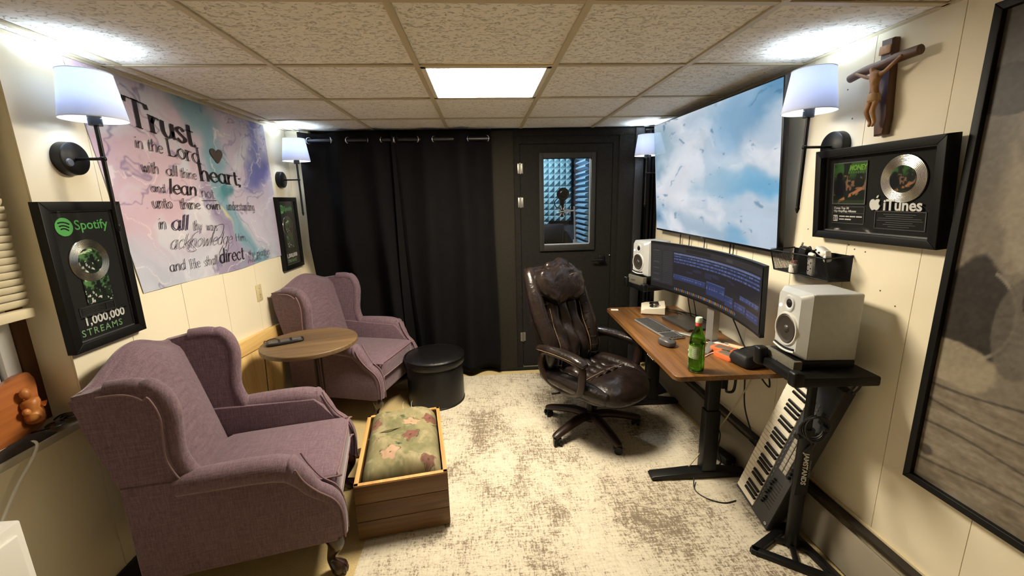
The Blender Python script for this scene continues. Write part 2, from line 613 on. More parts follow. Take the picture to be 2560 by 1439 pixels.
def mat_tile():
    m = bpy.data.materials.new('fissured_ceiling_tile')
    m.use_nodes = True
    N, L = m.node_tree.nodes, m.node_tree.links
    b = N['Principled BSDF']; b.inputs['Roughness'].default_value = 0.9; b.inputs['Specular IOR Level'].default_value = 0.15
    tc = N.new('ShaderNodeTexCoord')
    mp = N.new('ShaderNodeMapping'); mp.inputs['Scale'].default_value = (0.8, 1.25, 1); mp.inputs['Rotation'].default_value = (0, 0, .5)
    L.new(tc.outputs['Object'], mp.inputs['Vector'])
    n1 = node(N, 'ShaderNodeTexNoise', Scale=55.0, Detail=5.0, Distortion=1.2); L.new(mp.outputs[0], n1.inputs['Vector'])
    n2 = node(N, 'ShaderNodeTexNoise', Scale=9.0, Detail=2.0); L.new(mp.outputs[0], n2.inputs['Vector'])
    cr = N.new('ShaderNodeValToRGB')
    cr.color_ramp.elements[0].position = 0.30; cr.color_ramp.elements[0].color = (0, 0, 0, 1)
    cr.color_ramp.elements[1].position = 0.44; cr.color_ramp.elements[1].color = (1, 1, 1, 1)
    L.new(n1.outputs['Fac'], cr.inputs['Fac'])
    mx = N.new('ShaderNodeMix'); mx.data_type = 'RGBA'
    mx.inputs['A'].default_value = (*s2l((204, 197, 182)), 1); mx.inputs['B'].default_value = (*s2l((236, 231, 220)), 1)
    L.new(cr.outputs['Color'], mx.inputs['Factor']); L.new(mx.outputs['Result'], b.inputs['Base Color'])
    bp = N.new('ShaderNodeBump'); bp.inputs['Strength'].default_value = 0.8; bp.inputs['Distance'].default_value = 0.006
    ad = N.new('ShaderNodeMath'); ad.operation = 'ADD'
    L.new(cr.outputs['Color'], ad.inputs[0]); L.new(n2.outputs['Fac'], ad.inputs[1])
    L.new(ad.outputs[0], bp.inputs['Height']); L.new(bp.outputs['Normal'], b.inputs['Normal'])
    return m
M_tile = mat_tile()

# ceiling: structural slab, lay-in tiles and the metal grid, each tile and each bar a piece of its own
bm = BM(); b2(bm, XL - .2, XR + .2, YN, YB + .1, H + .11, H + .19)
ceiling = struct('ceiling', bm, M_wall, 'suspended ceiling of fissured tiles in a metal grid')
T = 0.6096
GX = [XL] + [-1.4772 + T * i for i in range(5)] + [XR]
GY = [YN] + [1.3867 + T * j for j in range(-5, 4)] + [YB + .05]
LIGHT_CELL = (3, 7)
tile_full = None
for i in range(6):
    for j in range(len(GY) - 1):
        if (i, j) == LIGHT_CELL:
            continue
        x0, x1, y0, y1 = GX[i] + .003, GX[i + 1] - .003, GY[j] + .003, GY[j + 1] - .003
        cx, cy = (x0 + x1) / 2, (y0 + y1) / 2
        full = 1 <= i <= 4 and 1 <= j <= len(GY) - 3
        if full and tile_full:
            t = twin(tile_full, ceiling, (cx, cy, 0))
        else:
            bm = BM(); box(bm, (0, 0, H + .012), (x1 - x0, y1 - y0, .016))
            t = obj('ceiling_tile', bm, M_tile, ceiling, 0, (cx, cy, 0))
            if full:
                tile_full = t
        t.rotation_euler = (random.uniform(-.0015, .0015), random.uniform(-.0015, .0015), PI * random.randint(0, 1) if full else 0)
for x in GX[1:-1]:
    bm = BM(); b2(bm, x - .012, x + .012, YN, YB, H - .004, H + .002); b2(bm, x - .0015, x + .0015, YN, YB, H + .002, H + .04)
    obj('grid_bar', bm, M_tbar, ceiling, 0)
for y in GY[1:-1]:
    for i in range(6):
        bm = BM(); b2(bm, GX[i] + .012, GX[i + 1] - .012, y - .012, y + .012, H - .003, H + .002)
        obj('grid_bar', bm, M_tbar, ceiling, 0)
for x in (XL + .011, XR - .011):
    bm = BM(); b2(bm, x - .011, x + .011, YN, YB, H - .003, H + .002)
    obj('wall_angle', bm, M_tbar, ceiling, 0)

# ceiling light panel
lx, ly = (GX[3] + GX[4]) / 2, (GY[7] + GY[8]) / 2
t = thing('ceiling_light', 'square bright LED panel set flush into the tiled ceiling', 'light', (lx, ly, H))
M_lite = mat('lit_diffuser', (255, 250, 240), 0.4, emit=(255, 241, 215), estr=PANEL_POWER)
bm = BM()
for sx, sy, w, d in ((-.283, 0, .026, .592), (.283, 0, .026, .592), (0, -.283, .592, .026), (0, .283, .592, .026)):
    box(bm, (sx, sy, .002), (w, d, .012), .002)
obj('frame', bm, mat('pale_light_frame', (226, 218, 198), 0.4, var=.05), t, 0)
bm = BM(); box(bm, (0, 0, .003), (.54, .54, .004)); obj('diffuser', bm, M_lite, t, 0)

# left wall with a recessed window
WY0, WY1, WZ0, WZ1 = 0.55, 1.592, 0.80, 2.10
bm = BM()
b2(bm, XL - .16, XL - .006, WY1, YB + .1, 0, H + .1)
b2(bm, XL - .16, XL - .006, YN, WY0, 0, H + .1)
b2(bm, XL - .16, XL - .006, WY0, WY1, 0, WZ0 - .03)
b2(bm, XL - .16, XL - .006, WY0, WY1, WZ1, H + .1)
wall_left = struct('wall_left', bm, M_wall, 'cream panelled wall behind the wing chairs')
ys = [WY1, 1.868, 2.215, 2.562, 2.912, 3.26, 3.60, YB + .05]
for a, b in zip(ys, ys[1:]):
    bm = BM(); b2(bm, XL - .008, XL, a + .0012, b - .0012, 0, H); obj('wall_panel', bm, M_wall, wall_left, 0)
for a, b, z0, z1 in ((.5, WY1, 0, WZ0 - .03), (-.4, WY0, 0, H), (YN, -.4, 0, H), (WY0, WY1, WZ1, H)):
    bm = BM(); b2(bm, XL - .008, XL, a + .0012, b - .0012, z0, z1); obj('wall_panel', bm, M_wall, wall_left, 0)
bm = BM(); b2(bm, XL, XL + .014, .2, YB, 0, .1, .003)
struct('baseboard_left', bm, mat('dark_baseboard', (30, 26, 24), .6, var=.2), 'dark baseboard along the left wall')

# window with brown jamb, white sash and blind
M_brown = mat_wood('brown_jamb', (62, 34, 18), (96, 56, 30), axis=2, scale=8)
bm = BM(); b2(bm, XL - .16, XL - .125, WY1 - .05, WY1, WZ0, WZ1); b2(bm, XL - .16, XL - .125, WY0, WY0 + .05, WZ0, WZ1); b2(bm, XL - .16, XL - .125, WY0, WY1, WZ1 - .05, WZ1)
win = struct('window_1', bm, M_brown, 'window with brown jamb set deep in the left wall')
M_vinyl = mat('white_vinyl', (225, 226, 226), .4, var=.04)
bm = BM()
for y in (WY0 + .05, WY1 - .1):
    b2(bm, XL - .155, XL - .13, y, y + .05, WZ0, WZ1 - .05, .004)
for z in (WZ0, 1.42, WZ1 - .1):
    b2(bm, XL - .155, XL - .132, WY0 + .05, WY1 - .05, z, z + .05, .004)
obj('sash', bm, M_vinyl, win, 30)
for k in range(9):
    bm = BM(); y = WY0 + .1 + k * .0935; b2(bm, XL - .159, XL - .147, y, y + .088, WZ0 + .05, 1.42, .004)
    obj('shutter_slat', bm, M_vinyl, win, 30)
bm = BM(); b2(bm, XL - .157, XL - .153, WY0 + .1, WY1 - .1, 1.47, WZ1 - .1)
obj('pane', bm, mat_glass('window_glass', .08), win, 0)
bm = BM(); b2(bm, XL - .15, XL + .02, WY0 - .02, WY1 - .004, WZ0 - .03, WZ0, .006)
obj('window_sill', bm, mat('painted_sill', (188, 180, 160), .5, var=.1), win, 30)

t = thing('window_blind', 'cream horizontal slat blind half lowered over the window', 'blind', (XL - .062, 1.09, 0))
M_slat = mat('cream_slat', (224, 212, 180), .5, var=.06, vscale=9)
slat0 = None
for k in range(33):
    z = 1.262 + k * .0247
    if slat0 is None:
        bm = BM()
        surf(bm, lambda u, v: (.012 * math.sin(PI * u) * .35 + (u - .5) * .012, (v - .5) * .93, (u - .5) * .027), 4, 2)
        slat0 = obj('slat', bm, M_slat, t, 60, (0, 0, z))
        md = slat0.modifiers.new('thick', 'SOLIDIFY'); md.thickness = .0012
    else:
        twin(slat0, t, (random.uniform(-.001, .001), random.uniform(-.002, .002), z), (random.uniform(-.002, .002), 0, 0))
bm = BM(); box(bm, (0, 0, 1.225), (.03, .94, .035), .006); obj('bottom_rail', bm, M_slat, t)
bm = BM(); box(bm, (0, 0, 2.077), (.04, .94, .04), .004); obj('head_rail', bm, M_slat, t)
for y in (-.3, .3):
    bm = BM(); cyl(bm, (-.013, y, 1.23), (-.013, y, 2.06), .001, seg=6); obj('ladder_cord', bm, M_slat, t)

# right wall
bm = BM(); b2(bm, XR + .006, XR + .12, YN, YB + .1, 0, H + .1)
wall_right = struct('wall_right', bm, M_wall, 'cream panelled wall behind the desk')
ys = [YN, -.6, -.1, .43, .735, 1.034, 1.336, 1.637, 1.94, 2.24, 2.545, 2.85, 3.15, 3.45, YB + .05]
for a, b in zip(ys, ys[1:]):
    bm = BM(); b2(bm, XR, XR + .008, a + .0012, b - .0012, 0, H); obj('wall_panel', bm, M_wall, wall_right, 0)
for y_, z_ in ((1.462, 1.20), (1.395, 1.155), (1.63, 1.36), (1.60, 1.345), (1.55, 1.34), (1.86, 1.41), (1.70, 1.87), (1.742, 1.99)):
    bm = BM(); cyl(bm, (XR - .0006, y_, z_), (XR + .002, y_, z_), .0032, seg=10); obj('nail_hole', bm, mat('nail_hole_grey', (96, 88, 72), .8, var=.1), wall_right)
# baseboard heater
M_heat = mat('grey_heater_steel', (150, 142, 126), .4, metal=.2, var=.1, vscale=6)
bm = BM(); b2(bm, XR - .012, XR, -.6, 3.45, .02, .245, .002)
bh = struct('baseboard_right', bm, mat('cream_heater_back', (222, 208, 172), .5, var=.05), 'baseboard heater along the right wall')
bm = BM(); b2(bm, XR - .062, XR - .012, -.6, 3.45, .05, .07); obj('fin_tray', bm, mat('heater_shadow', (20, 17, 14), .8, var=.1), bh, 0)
bm = BM(); prism(bm, [(XR - .078, .018), (XR - .072, .018), (XR - .064, .185), (XR - .054, .205), (XR - .060, .207), (XR - .071, .188)], -.6, 3.45, 'y'); obj('front_cover', bm, M_heat, bh, 30)
bm = BM(); b2(bm, XR - .052, XR - .014, -.6, 3.45, .228, .236); obj('damper', bm, mat('heater_dark', (40, 34, 28), .6, var=.2), bh, 0)
bm = BM(); cyl(bm, (XR - .035, -.6, .12), (XR - .035, 3.45, .12), .014); obj('pipe', bm, mat('copper_pipe', (120, 72, 40), .4, metal=.8, var=.2), bh)

# wall behind the camera closes the room
bm = BM(); b2(bm, XL - .2, XR + .15, YN - .1, YN, 0, H + .1)
struct('wall_near', bm, M_wall, 'plain cream wall behind the viewer')

# back: black booth front, doorway curtain wall, white corner trim
DX0, DX1, DZ1 = .342, 1.147, 2.03
bm = BM()
b2(bm, XL, .10, YB + .06, YB + .14, 0, H + .1)
b2(bm, .10, DX0 - .004, YB, YB + .1, 0, H)
b2(bm, DX0 - .004, DX1 + .004, YB, YB + .1, DZ1 + .004, H)
b2(bm, DX1 + .004, 1.335, YB, YB + .1, 0, H)
b2(bm, 1.335, XR, YB + .03, YB + .1, 0, H)
wall_back = struct('wall_back', bm, M_black, 'black front of the vocal booth')
bm = BM(); b2(bm, .10, .285, YB - .018, YB, 0, H - .02, .004); obj('corner_post', bm, M_blackpost, wall_back, 30)
bm = BM(); b2(bm, .285, 1.335, YB - .012, YB, 2.095, H - .01, .004); obj('header_board', bm, M_black, wall_back, 30)
bm = BM(); b2(bm, 1.2, 1.335, YB - .014, YB, 0, 2.095, .004); obj('side_board', bm, M_black, wall_back, 30)
bm = BM(); b2(bm, 1.335, 1.41, YB - .03, YB + .03, 0, H - .01, .004); obj('edge_board', bm, mat('charcoal_board', (32, 32, 34), .7, var=.2, bump=.3), wall_back, 30)
bm = BM(); b2(bm, .10, 1.2, YB - .02, YB, 0, .03, .004); obj('threshold', bm, M_black, wall_back, 30)
bm = BM(); b2(bm, XL, -1.45, YB - .01, YB + .06, 0, H, .003); b2(bm, -1.45, -1.385, YB + .01, YB + .06, 0, H, .003)
struct('trim_1', bm, M_wall, 'white corner trim beside the black curtain')

# booth door with window
wx0, wx1, wz0, wz1 = .54, .957, 1.172, 1.912
bm = BM()
b2(bm, DX0, wx0, YB + .006, YB + .06, .035, DZ1); b2(bm, wx1, DX1, YB + .006, YB + .06, .035, DZ1)
b2(bm, wx0, wx1, YB + .006, YB + .06, .035, wz0); b2(bm, wx0, wx1, YB + .006, YB + .06, wz1, DZ1)
door = struct('door_1', bm, M_black, 'black vocal booth door with a tall window')
M_fr = mat('black_window_frame', (30, 28, 25), .7, var=.3, vscale=50, bump=.3)
for nm, a in (('window_frame', (.503, wx0, 1.12, 1.957)), ('window_frame', (wx1, .995, 1.12, 1.957)), ('window_frame', (wx0, wx1, wz1, 1.957)), ('window_frame', (wx0, wx1, 1.12, wz0))):
    bm = BM(); b2(bm, a[0], a[1], YB - .018, YB + .006, a[2], a[3], .003); obj(nm, bm, M_fr, door, 30)
bm = BM(); b2(bm, wx0 - .01, wx1 + .01, YB + .028, YB + .033, wz0 - .01, wz1 + .01); obj('pane', bm, mat_glass('booth_glass', .02), door, 0)
bm = BM()
for a in ((wx0, wx0 + .006, wz0, wz1), (wx1 - .006, wx1, wz0, wz1), (wx0, wx1, wz0, wz0 + .008)):
    b2(bm, a[0], a[1], YB + .012, YB + .026, a[2], a[3])
obj('glazing_bead', bm, mat('grey_bead', (150, 155, 160), .5, var=.05), door, 0)
for z in (1.833, 1.549, .327):
    bm = BM(); b2(bm, .318, .338, YB - .004, YB + .006, z - .042, z + .042, .002); b2(bm, .346, .366, YB - .001, YB + .008, z - .042, z + .042, .002)
    cyl(bm, (.342, YB - .006, z - .046), (.342, YB - .006, z + .046), .006, seg=10)
    for dz in (-.028, 0, .028):
        cyl(bm, (.328, YB - .006, z + dz), (.328, YB - .003, z + dz), .003, seg=8)
    h = obj('hinge', bm, mat('zinc_hinge', (150, 147, 140), .4, metal=.85, var=.2, vscale=80), door)
bm = BM(); box(bm, (1.065, YB - .004, 1.035), (.055, .022, .075), .008); hd = obj('door_handle', bm, M_dark, door)
bm = BM(); tube(bm, [(1.07, YB - .01, 1.03), (1.07, YB - .045, 1.03), (1.05, YB - .055, 1.03), (.96, YB - .052, 1.028)], .009, 10, smooth=4); obj('lever', bm, M_dark, hd)
bm = BM(); ball(bm, (1.139, YB - .002, 1.065), .008); obj('latch', bm, M_chrome, door)

# ------------------------------------------------------------------ inside the booth
M_bw = mat('booth_dark_wall', (54, 58, 66), .9, var=.1, vscale=10)
bm = BM(); b2(bm, .1, 1.3, 5.2, 5.26, 0, 2.3); struct('wall_booth', bm, M_bw, 'dark far wall inside the vocal booth')
bm = BM(); b2(bm, 1.22, 1.28, YB + .1, 5.2, 0, 2.3); struct('wall_booth_right', bm, M_bw, 'dark side wall inside the vocal booth')
bm = BM(); b2(bm, .05, .1, YB + .1, 5.2, 0, 2.3); struct('wall_booth_left', bm, M_bw, 'dark hinge side wall inside the vocal booth')
bm = BM(); b2(bm, .1, 1.3, YB + .1, 5.26, 2.2, 2.26); struct('ceiling_booth', bm, M_bw, 'dark ceiling of the vocal booth')
M_foam = mat('teal_foam', (116, 150, 160), .95, var=.15, vscale=60, bump=.2, bscale=300, spec=.05)
M_foam2 = mat('blue_foam', (112, 146, 168), .95, var=.15, vscale=60, bump=.2, bscale=300, spec=.05)
def pyramid_panel(x0, z0, nx, nz, p, label):
    bm = BM()
    b2(bm, x0, x0 + nx * p, 5.17, 5.2, z0, z0 + nz * p)
    for i in range(nx):
        for k in range(nz):
            x, z = x0 + i * p, z0 + k * p
            q = [bm.verts.new(c) for c in ((x, 5.17, z), (x + p, 5.17, z), (x + p, 5.17, z + p), (x, 5.17, z + p), (x + p * .5, 5.13, z + p * .5))]
            for a in range(4):
                bm.faces.new((q[a], q[(a + 1) % 4], q[4]))
    tag(obj('acoustic_foam_panel', bm, M_foam, None, 0), label, 'foam panel', 'foam panels inside the booth')
pyramid_panel(.62, 1.30, 7, 6, .07, 'teal pyramid foam panel on the booth far wall behind the microphone')
pyramid_panel(.62, 1.725, 7, 6, .07, 'upper teal pyramid foam panel on the booth far wall under the ceiling')
pyramid_panel(.62, 1.157, 3, 2, .07, 'small teal pyramid foam offcut low on the booth far wall')
for z0, lab in ((1.03, 'lower blue wedge foam panel on the booth side wall'), (1.46, 'middle blue wedge foam panel on the booth side wall'), (1.89, 'top blue wedge foam panel on the booth side wall')):
    bm = BM()
    n, p = (7, .0605) if z0 < 1.8 else (4, .0605)
    prof = [(1.22, z0)]
    for k in range(n):
        z = z0 + k * p
        prof += [(1.195, z), (1.145, z + p * .35), (1.145, z + p * .6), (1.195, z + p * .97)]
    prof.append((1.22, z0 + n * p))
    prism(bm, prof, 4.62, 5.1, 'y')
    tag(obj('acoustic_foam_panel', bm, M_foam2, None, 0), lab, 'foam panel', 'foam panels inside the booth')
t = thing('booth_lamp', 'small lamp under the ceiling inside the vocal booth', 'lamp', (.45, 4.6, 2.19))
bm = BM(); lathe(bm, [(0, 0), (.07, 0), (.075, -.02), (.06, -.035), (0, -.04)], 20); obj('lens', bm, mat('booth_lens', (240, 248, 255), .4, emit=(215, 235, 255), estr=4), t)
ld = bpy.data.lights.new('booth_bulb', 'POINT'); ld.energy = BOOTH_POWER; ld.color = (.78, .91, 1.0); ld.shadow_soft_size = .06
lo = link(bpy.data.objects.new('booth_bulb', ld), t); lo.location = (0, 0, -.09)

# microphone on its stand
t = thing('microphone_stand', 'silver microphone stand seen through the booth window', 'stand', (1.0, 4.45, 0))
M_sil = mat('satin_silver', (205, 212, 216), .3, metal=.7, var=.05)
bm = BM(); cyl(bm, (0, 0, .03), (0, 0, 1.10), .014); obj('lower_tube', bm, M_sil, t)
bm = BM(); cyl(bm, (0, 0, 1.10), (-.012, 0, 1.49), .010); obj('upper_tube', bm, M_sil, t)
bm = BM(); cyl(bm, (0, 0, 1.09), (0, 0, 1.135), .022); cyl(bm, (.0, -.01, 1.10), (.06, -.01, 1.085), .018); obj('clutch', bm, M_sil, t)
bm = BM(); lathe(bm, [(0, 0), (.14, 0), (.14, .012), (.03, .03), (0, .03)], 24); obj('base', bm, M_dark, t)
t2 = thing('microphone', 'black condenser microphone with round pop filter in the booth', 'microphone', (.86, 4.42, 1.52))
bm = BM(); lathe(bm, [(0, -.14), (.018, -.14), (.02, -.02), (.026, 0), (.028, .06), (.02, .085), (0, .09)], 20, (.0, .05, 0)); obj('body', bm, M_dark, t2)
M_mesh = mat('black_mesh', (22, 24, 28), .5, var=.3, vscale=300)
bm = BM(); tube(bm, [(.062 * math.cos(a * PI / 12), 0, .1 + .062 * math.sin(a * PI / 12)) for a in range(24)], .005, 8, closed=True); pf = obj('pop_filter_ring', bm, M_dark, t2)
bm = BM(); lathe(bm, [(0, .002), (.06, .002), (.06, -.002), (0, -.002)], 24, (0, 0, .1), 'y'); obj('pop_filter_screen', bm, M_mesh, pf)
bm = BM(); lathe(bm, [(0, -.012), (.032, -.01), (.036, 0), (.032, .01), (0, .012)], 20, (0, -.012, .1), 'y'); obj('pop_filter_hub', bm, M_dark, pf)
bm = BM(); tube(bm, [(-.05, 0, .065), (-.085, .01, .02), (-.07, .03, -.03), (-.02, .04, -.06)], .005, 8, smooth=5); obj('gooseneck', bm, M_dark, t2)
bm = BM()
for a in range(8):
    an = a * PI / 4 + .3
    cyl(bm, (.02 * math.cos(an), .03, -.08 + .02 * math.sin(an)), (.062 * math.cos(an), .03, -.08 + .062 * math.sin(an)), .0055, seg=8)
    an += .4
    cyl(bm, (.085 + .015 * math.cos(an), .03, -.07 + .015 * math.sin(an)), (.085 + .045 * math.cos(an), .03, -.07 + .045 * math.sin(an)), .0045, seg=8) if a % 2 else None
cyl(bm, (-.02, .03, -.085), (.13, .03, -.075), .007, seg=10)
obj('shock_mount', bm, mat('pale_shock_mount', (225, 228, 226), .4, metal=.3, var=.05), t2)
t = thing('booth_speaker', 'black box shelf at the foot of the booth foam', 'box', (.86, 5.09, 1.05))
bm = BM(); box(bm, (0, 0, .11), (.27, .1, .22), .008); obj('cabinet', bm, mat('booth_box_black', (26, 28, 32), .7, var=.2), t)
bm = BM(); box(bm, (0, -.052, .11), (.22, .006, .17), .002); obj('grille', bm, M_mesh, t)
for ex in (-.1, .1):
    bm = BM(); box(bm, (ex, 0, -.525), (.03, .06, 1.05), .003); obj('leg', bm, M_dark, t)
bm = BM(); b2(bm, .50, .73, 4.5, 4.9, 1.0, 1.03, .004)
tag(obj('booth_shelf', bm, mat_wood('pale_shelf_wood', (190, 150, 90), (225, 190, 130), axis=1), None), 'pale wooden shelf corner at lower left of booth window', 'shelf')
bm = BM()
for x_, y_ in ((.53, 4.53), (.70, 4.53), (.53, 4.87), (.70, 4.87)):
    b2(bm, x_ - .015, x_ + .015, y_ - .015, y_ + .015, 0, 1.0)
obj('shelf_legs', bm, M_dark, bpy.data.objects['booth_shelf'], 0)

# ------------------------------------------------------------------ curtains and rod
M_curt = mat('black_curtain_cloth', (17, 16, 17), .9, var=.2, vscale=14, bump=.1, bscale=500, spec=.1)
M_rod = mat('black_steel_rod', (70, 70, 74), .3, metal=.9, var=.05)
t = thing('curtain_rod', 'dark metal curtain rod under the ceiling', 'rod', (0, 3.595, 2.072))
bm = BM(); cyl(bm, (-1.40, 0, 0), (.095, 0, 0), .014); obj('rod', bm, M_rod, t)
for x in (-1.40, -.68):
    bm = BM(); cyl(bm, (x + .005, 0, 0), (x + .005, .12, 0), .006, seg=8); box(bm, (x + .005, .115, 0), (.03, .01, .06), .002); obj('bracket', bm, M_dark, t)
M_grom = mat('brushed_grommet', (190, 192, 196), .25, metal=1.0, var=.05)
def curtain(x0, x1, crossings, label, slant):
    t = thing('curtain', label, 'curtain', (0, 3.595, 0), group='black grommet curtains at the back')
    xs = np.array([c[0] for c in crossings]); ph = np.array([c[1] for c in crossings])
    def F(u, v):
        x = x0 + (x1 - x0) * u
        p = float(np.interp(x, xs, ph))
        z = .055 + v * (2.135 - .055)
        k = .55 + .45 * v
        y = .075 * max(0, min(1, (-.85 - x) / .2)) * max(0, min(1, (1.25 - z) / .3)) + math.sin(p * PI) * .038 * (1.1 - .35 * math.sin(3 * v + 2 * x)) + .010 * math.sin(9 * x + 2.2 * (1 - v) * 3)
        sl = slant * (1 - v) * u
        return (x + sl + .012 * math.sin(5 * v + 7 * x) * (1 - v), y * (0.85 + .3 * k), z + (.006 * math.sin(11 * x) if v > .99 else 0))
    bm = BM(); surf(bm, F, 90, 40)
    o = obj('cloth', bm, M_curt, t, 80)
    md = o.modifiers.new('thick', 'SOLIDIFY'); md.thickness = .003; md.offset = 0
    for c, k in crossings:
        if abs(k - round(k)) > .01 or not (x0 < c < x1):
            continue
        bm = BM(); tube(bm, [(0, .023 * math.cos(a * PI / 10), .023 * math.sin(a * PI / 10)) for a in range(20)], .0055, 8, closed=True)
        sg = 1 if round(k) % 2 == 0 else -1
        obj('grommet', bm, M_grom, t, 60, (c, 0, 2.072), (0, 0, -sg * .62))
    return t
curtain(-1.425, -.66, [(-1.43, -.5), (-1.358, 0), (-1.19, 1), (-1.052, 2), (-.901, 3), (-.78, 4), (-.70, 5), (-.64, 5.5)], 'left black curtain panel reaching behind the far wing chair', .10)
curtain(-.71, .098, [(-.75, -.5), (-.672, 0), (-.502, 1), (-.366, 2), (-.204, 3), (-.083, 4), (.068, 5), (.12, 5.4)], 'right black curtain panel hanging beside the booth door post', .015)
t = thing('black_drape', 'narrow black drape in the corner behind the desk', 'curtain', (0, 0, 0))
bm = BM(); surf(bm, lambda u, v: (1.415 + .1 * u, 3.575 + .022 * math.sin(u * 19) + .02 * u, .06 + v * 2.06), 40, 10)
o = obj('cloth', bm, M_curt, t, 80); md = o.modifiers.new('thick', 'SOLIDIFY'); md.thickness = .003
bm = BM(); cyl(bm, (1.40, 3.585, 2.125), (1.529, 3.585, 2.125), .006, seg=8); obj('hanging_rail', bm, M_dark, t)

# ------------------------------------------------------------------ rug
def mat_rug():
    m = bpy.data.materials.new('distressed_rug')
    m.use_nodes = True
    N, L = m.node_tree.nodes, m.node_tree.links
    b = N['Principled BSDF']; b.inputs['Roughness'].default_value = .95; b.inputs['Specular IOR Level'].default_value = .08
    tc = N.new('ShaderNodeTexCoord')
    def nz(scale, sx, sy, det, rough=.55, dist=0.0):
        mp = N.new('ShaderNodeMapping'); mp.inputs['Scale'].default_value = (sx, sy, 1)
        L.new(tc.outputs['Object'], mp.inputs['Vector'])
        n = node(N, 'ShaderNodeTexNoise', Scale=scale, Detail=det, Roughness=rough, Distortion=dist)
        L.new(mp.outputs[0], n.inputs['Vector'])
        return n.outputs['Fac']
    def math_(op, a, b_):
        n = N.new('ShaderNodeMath'); n.operation = op
        for k, v in enumerate((a, b_)):
            if isinstance(v, (int, float)):
                n.inputs[k].default_value = v
            else:
                L.new(v, n.inputs[k])
        return n.outputs[0]
    big = nz(2.6, 1.15, .8, 4.0, .6, .4)
    streak = nz(60, .32, 1.7, 4.0, .8)
    streak2 = nz(64, 1.8, .34, 4.0, .8)
    fine = nz(110, 1, 1, 3.0, .7)
    s = math_('ADD', math_('MULTIPLY', big, .75), math_('ADD', math_('MULTIPLY', streak, .75), math_('MULTIPLY', streak2, .75)))
    s = math_('ADD', s, math_('MULTIPLY', fine, .45))
    cr = N.new('ShaderNodeValToRGB')
    e = cr.color_ramp.elements
    e[0].position = .0; e[0].color = (*s2l((124, 112, 96)), 1)
    e[1].position = 1.0; e[1].color = (*s2l((214, 206, 186)), 1)
    x = e.new(.26); x.color = (*s2l((150, 138, 120)), 1)
    x = e.new(.42); x.color = (*s2l((196, 186, 166)), 1)
    L.new(math_('MULTIPLY', math_('SUBTRACT', s, 1.155), 2.6), cr.inputs['Fac'])
    L.new(cr.outputs['Color'], b.inputs['Base Color'])
    bp = N.new('ShaderNodeBump'); bp.inputs['Strength'].default_value = .4; bp.inputs['Distance'].default_value = .004
    L.new(fine, bp.inputs['Height']); L.new(bp.outputs['Normal'], b.inputs['Normal'])
    return m
RUG = .008
bm = BM(); b2(bm, -.612, 1.43, .15, 3.56, 0.0005, RUG, .003)
tag(obj('area_rug', bm, mat_rug(), None, 30), 'large cream and grey distressed rug under the office chair', 'rug')
# ================================================================== WALL-MOUNTED THINGS
# local frame of everything on a side wall: x to the right, z up, y into the wall
LEFT, RIGHT = PI / 2, -PI / 2
M_shade = mat_shade('white_linen_shade')
M_bulb = mat('lit_bulb', (255, 255, 255), .4, emit=(225, 236, 255), estr=14)
def sconce(wall_x, y, rz, d, label, button=False):
    t = thing('wall_sconce', label, 'wall lamp', (wall_x, y, 0), rz, 'four matching wall lamps')
    bm = BM(); lathe(bm, [(0, -.036), (.055, -.036), (.06, -.032), (.062, 0), (0, 0)], 36, (0, 0, 1.768), 'y'); p = obj('back_plate', bm, M_dark, t)
    if button:
        bm = BM(); lathe(bm, [(0, -.041), (.012, -.041), (.015, -.036), (0, -.036)], 20, (-.03, 0, 1.752), 'y'); obj('sensor_button', bm, mat('grey_sensor', (120, 122, 126), .35, var=.1), p)
    bm = BM(); cyl(bm, (0, -.03, 1.766), (0, -d, 1.766), .0055, seg=12); obj('arm', bm, M_dark, t)
    bm = BM(); cyl(bm, (0, -d, 1.515), (0, -d, 1.89), .0075, seg=14); ball(bm, (0, -d, 1.766), .011); lathe(bm, [(0, 1.49), (.004, 1.492), (.006, 1.5), (.009, 1.51), (.0075, 1.518)], 14, (0, -d, 0)); obj('pole', bm, M_dark, t)
    bm = BM(); lathe(bm, [(0, 1.885), (.021, 1.885), (.021, 1.925), (0, 1.925)], 20, (0, -d, 0)); obj('socket', bm, M_dark, t)
    bm = BM(); lathe(bm, [(0, 1.926), (.014, 1.926), (.024, 1.95), (.03, 1.975), (.026, 1.998), (.012, 2.008), (0, 2.01)], 20, (0, -d, 0)); obj('bulb', bm, M_bulb, t)
    bm = BM(); lathe(bm, [(.1, 1.905), (.0985, 1.91), (.0775, 2.065), (.077, 2.07)], 48, (0, -d, 0)); s = obj('shade', bm, M_shade, t, 60)
    md = s.modifiers.new('thick', 'SOLIDIFY'); md.thickness = .0012
    for r, z in ((.0995, 1.906), (.0775, 2.069)):
        bm = BM(); tube(bm, [(r * math.cos(a * PI / 20), -d + r * math.sin(a * PI / 20), z) for a in range(40)], .0014, 6, closed=True)
        obj('shade_ring', bm, M_white, s)
    for a in range(3):
        an = a * 2 * PI / 3 + .5
        bm = BM(); cyl(bm, (0, -d, 1.91), (.098 * math.cos(an), -d + .098 * math.sin(an), 1.908), .0015, seg=6); obj('shade_spoke', bm, M_white, s)
    ld = bpy.data.lights.new('sconce_bulb', 'POINT'); ld.energy = SCONCE_POWER; ld.color = (.66, .83, 1.0); ld.shadow_soft_size = .03
    lo = link(bpy.data.objects.new('sconce_bulb', ld), t); lo.location = (0, -d, 2.018)
    return t
sconce(XL, 1.755, LEFT, .132, 'white shade wall lamp over the green logo record plaque nearest the blind', True)
sconce(XL, 3.447, LEFT, .15, 'white shade wall lamp beside the black curtain')
sconce(XR, 1.75, RIGHT, .152, 'white shade wall lamp between the television and the crucifix')
sconce(XR, 3.49, RIGHT, .15, 'white shade wall lamp half hidden behind the far end of the television')

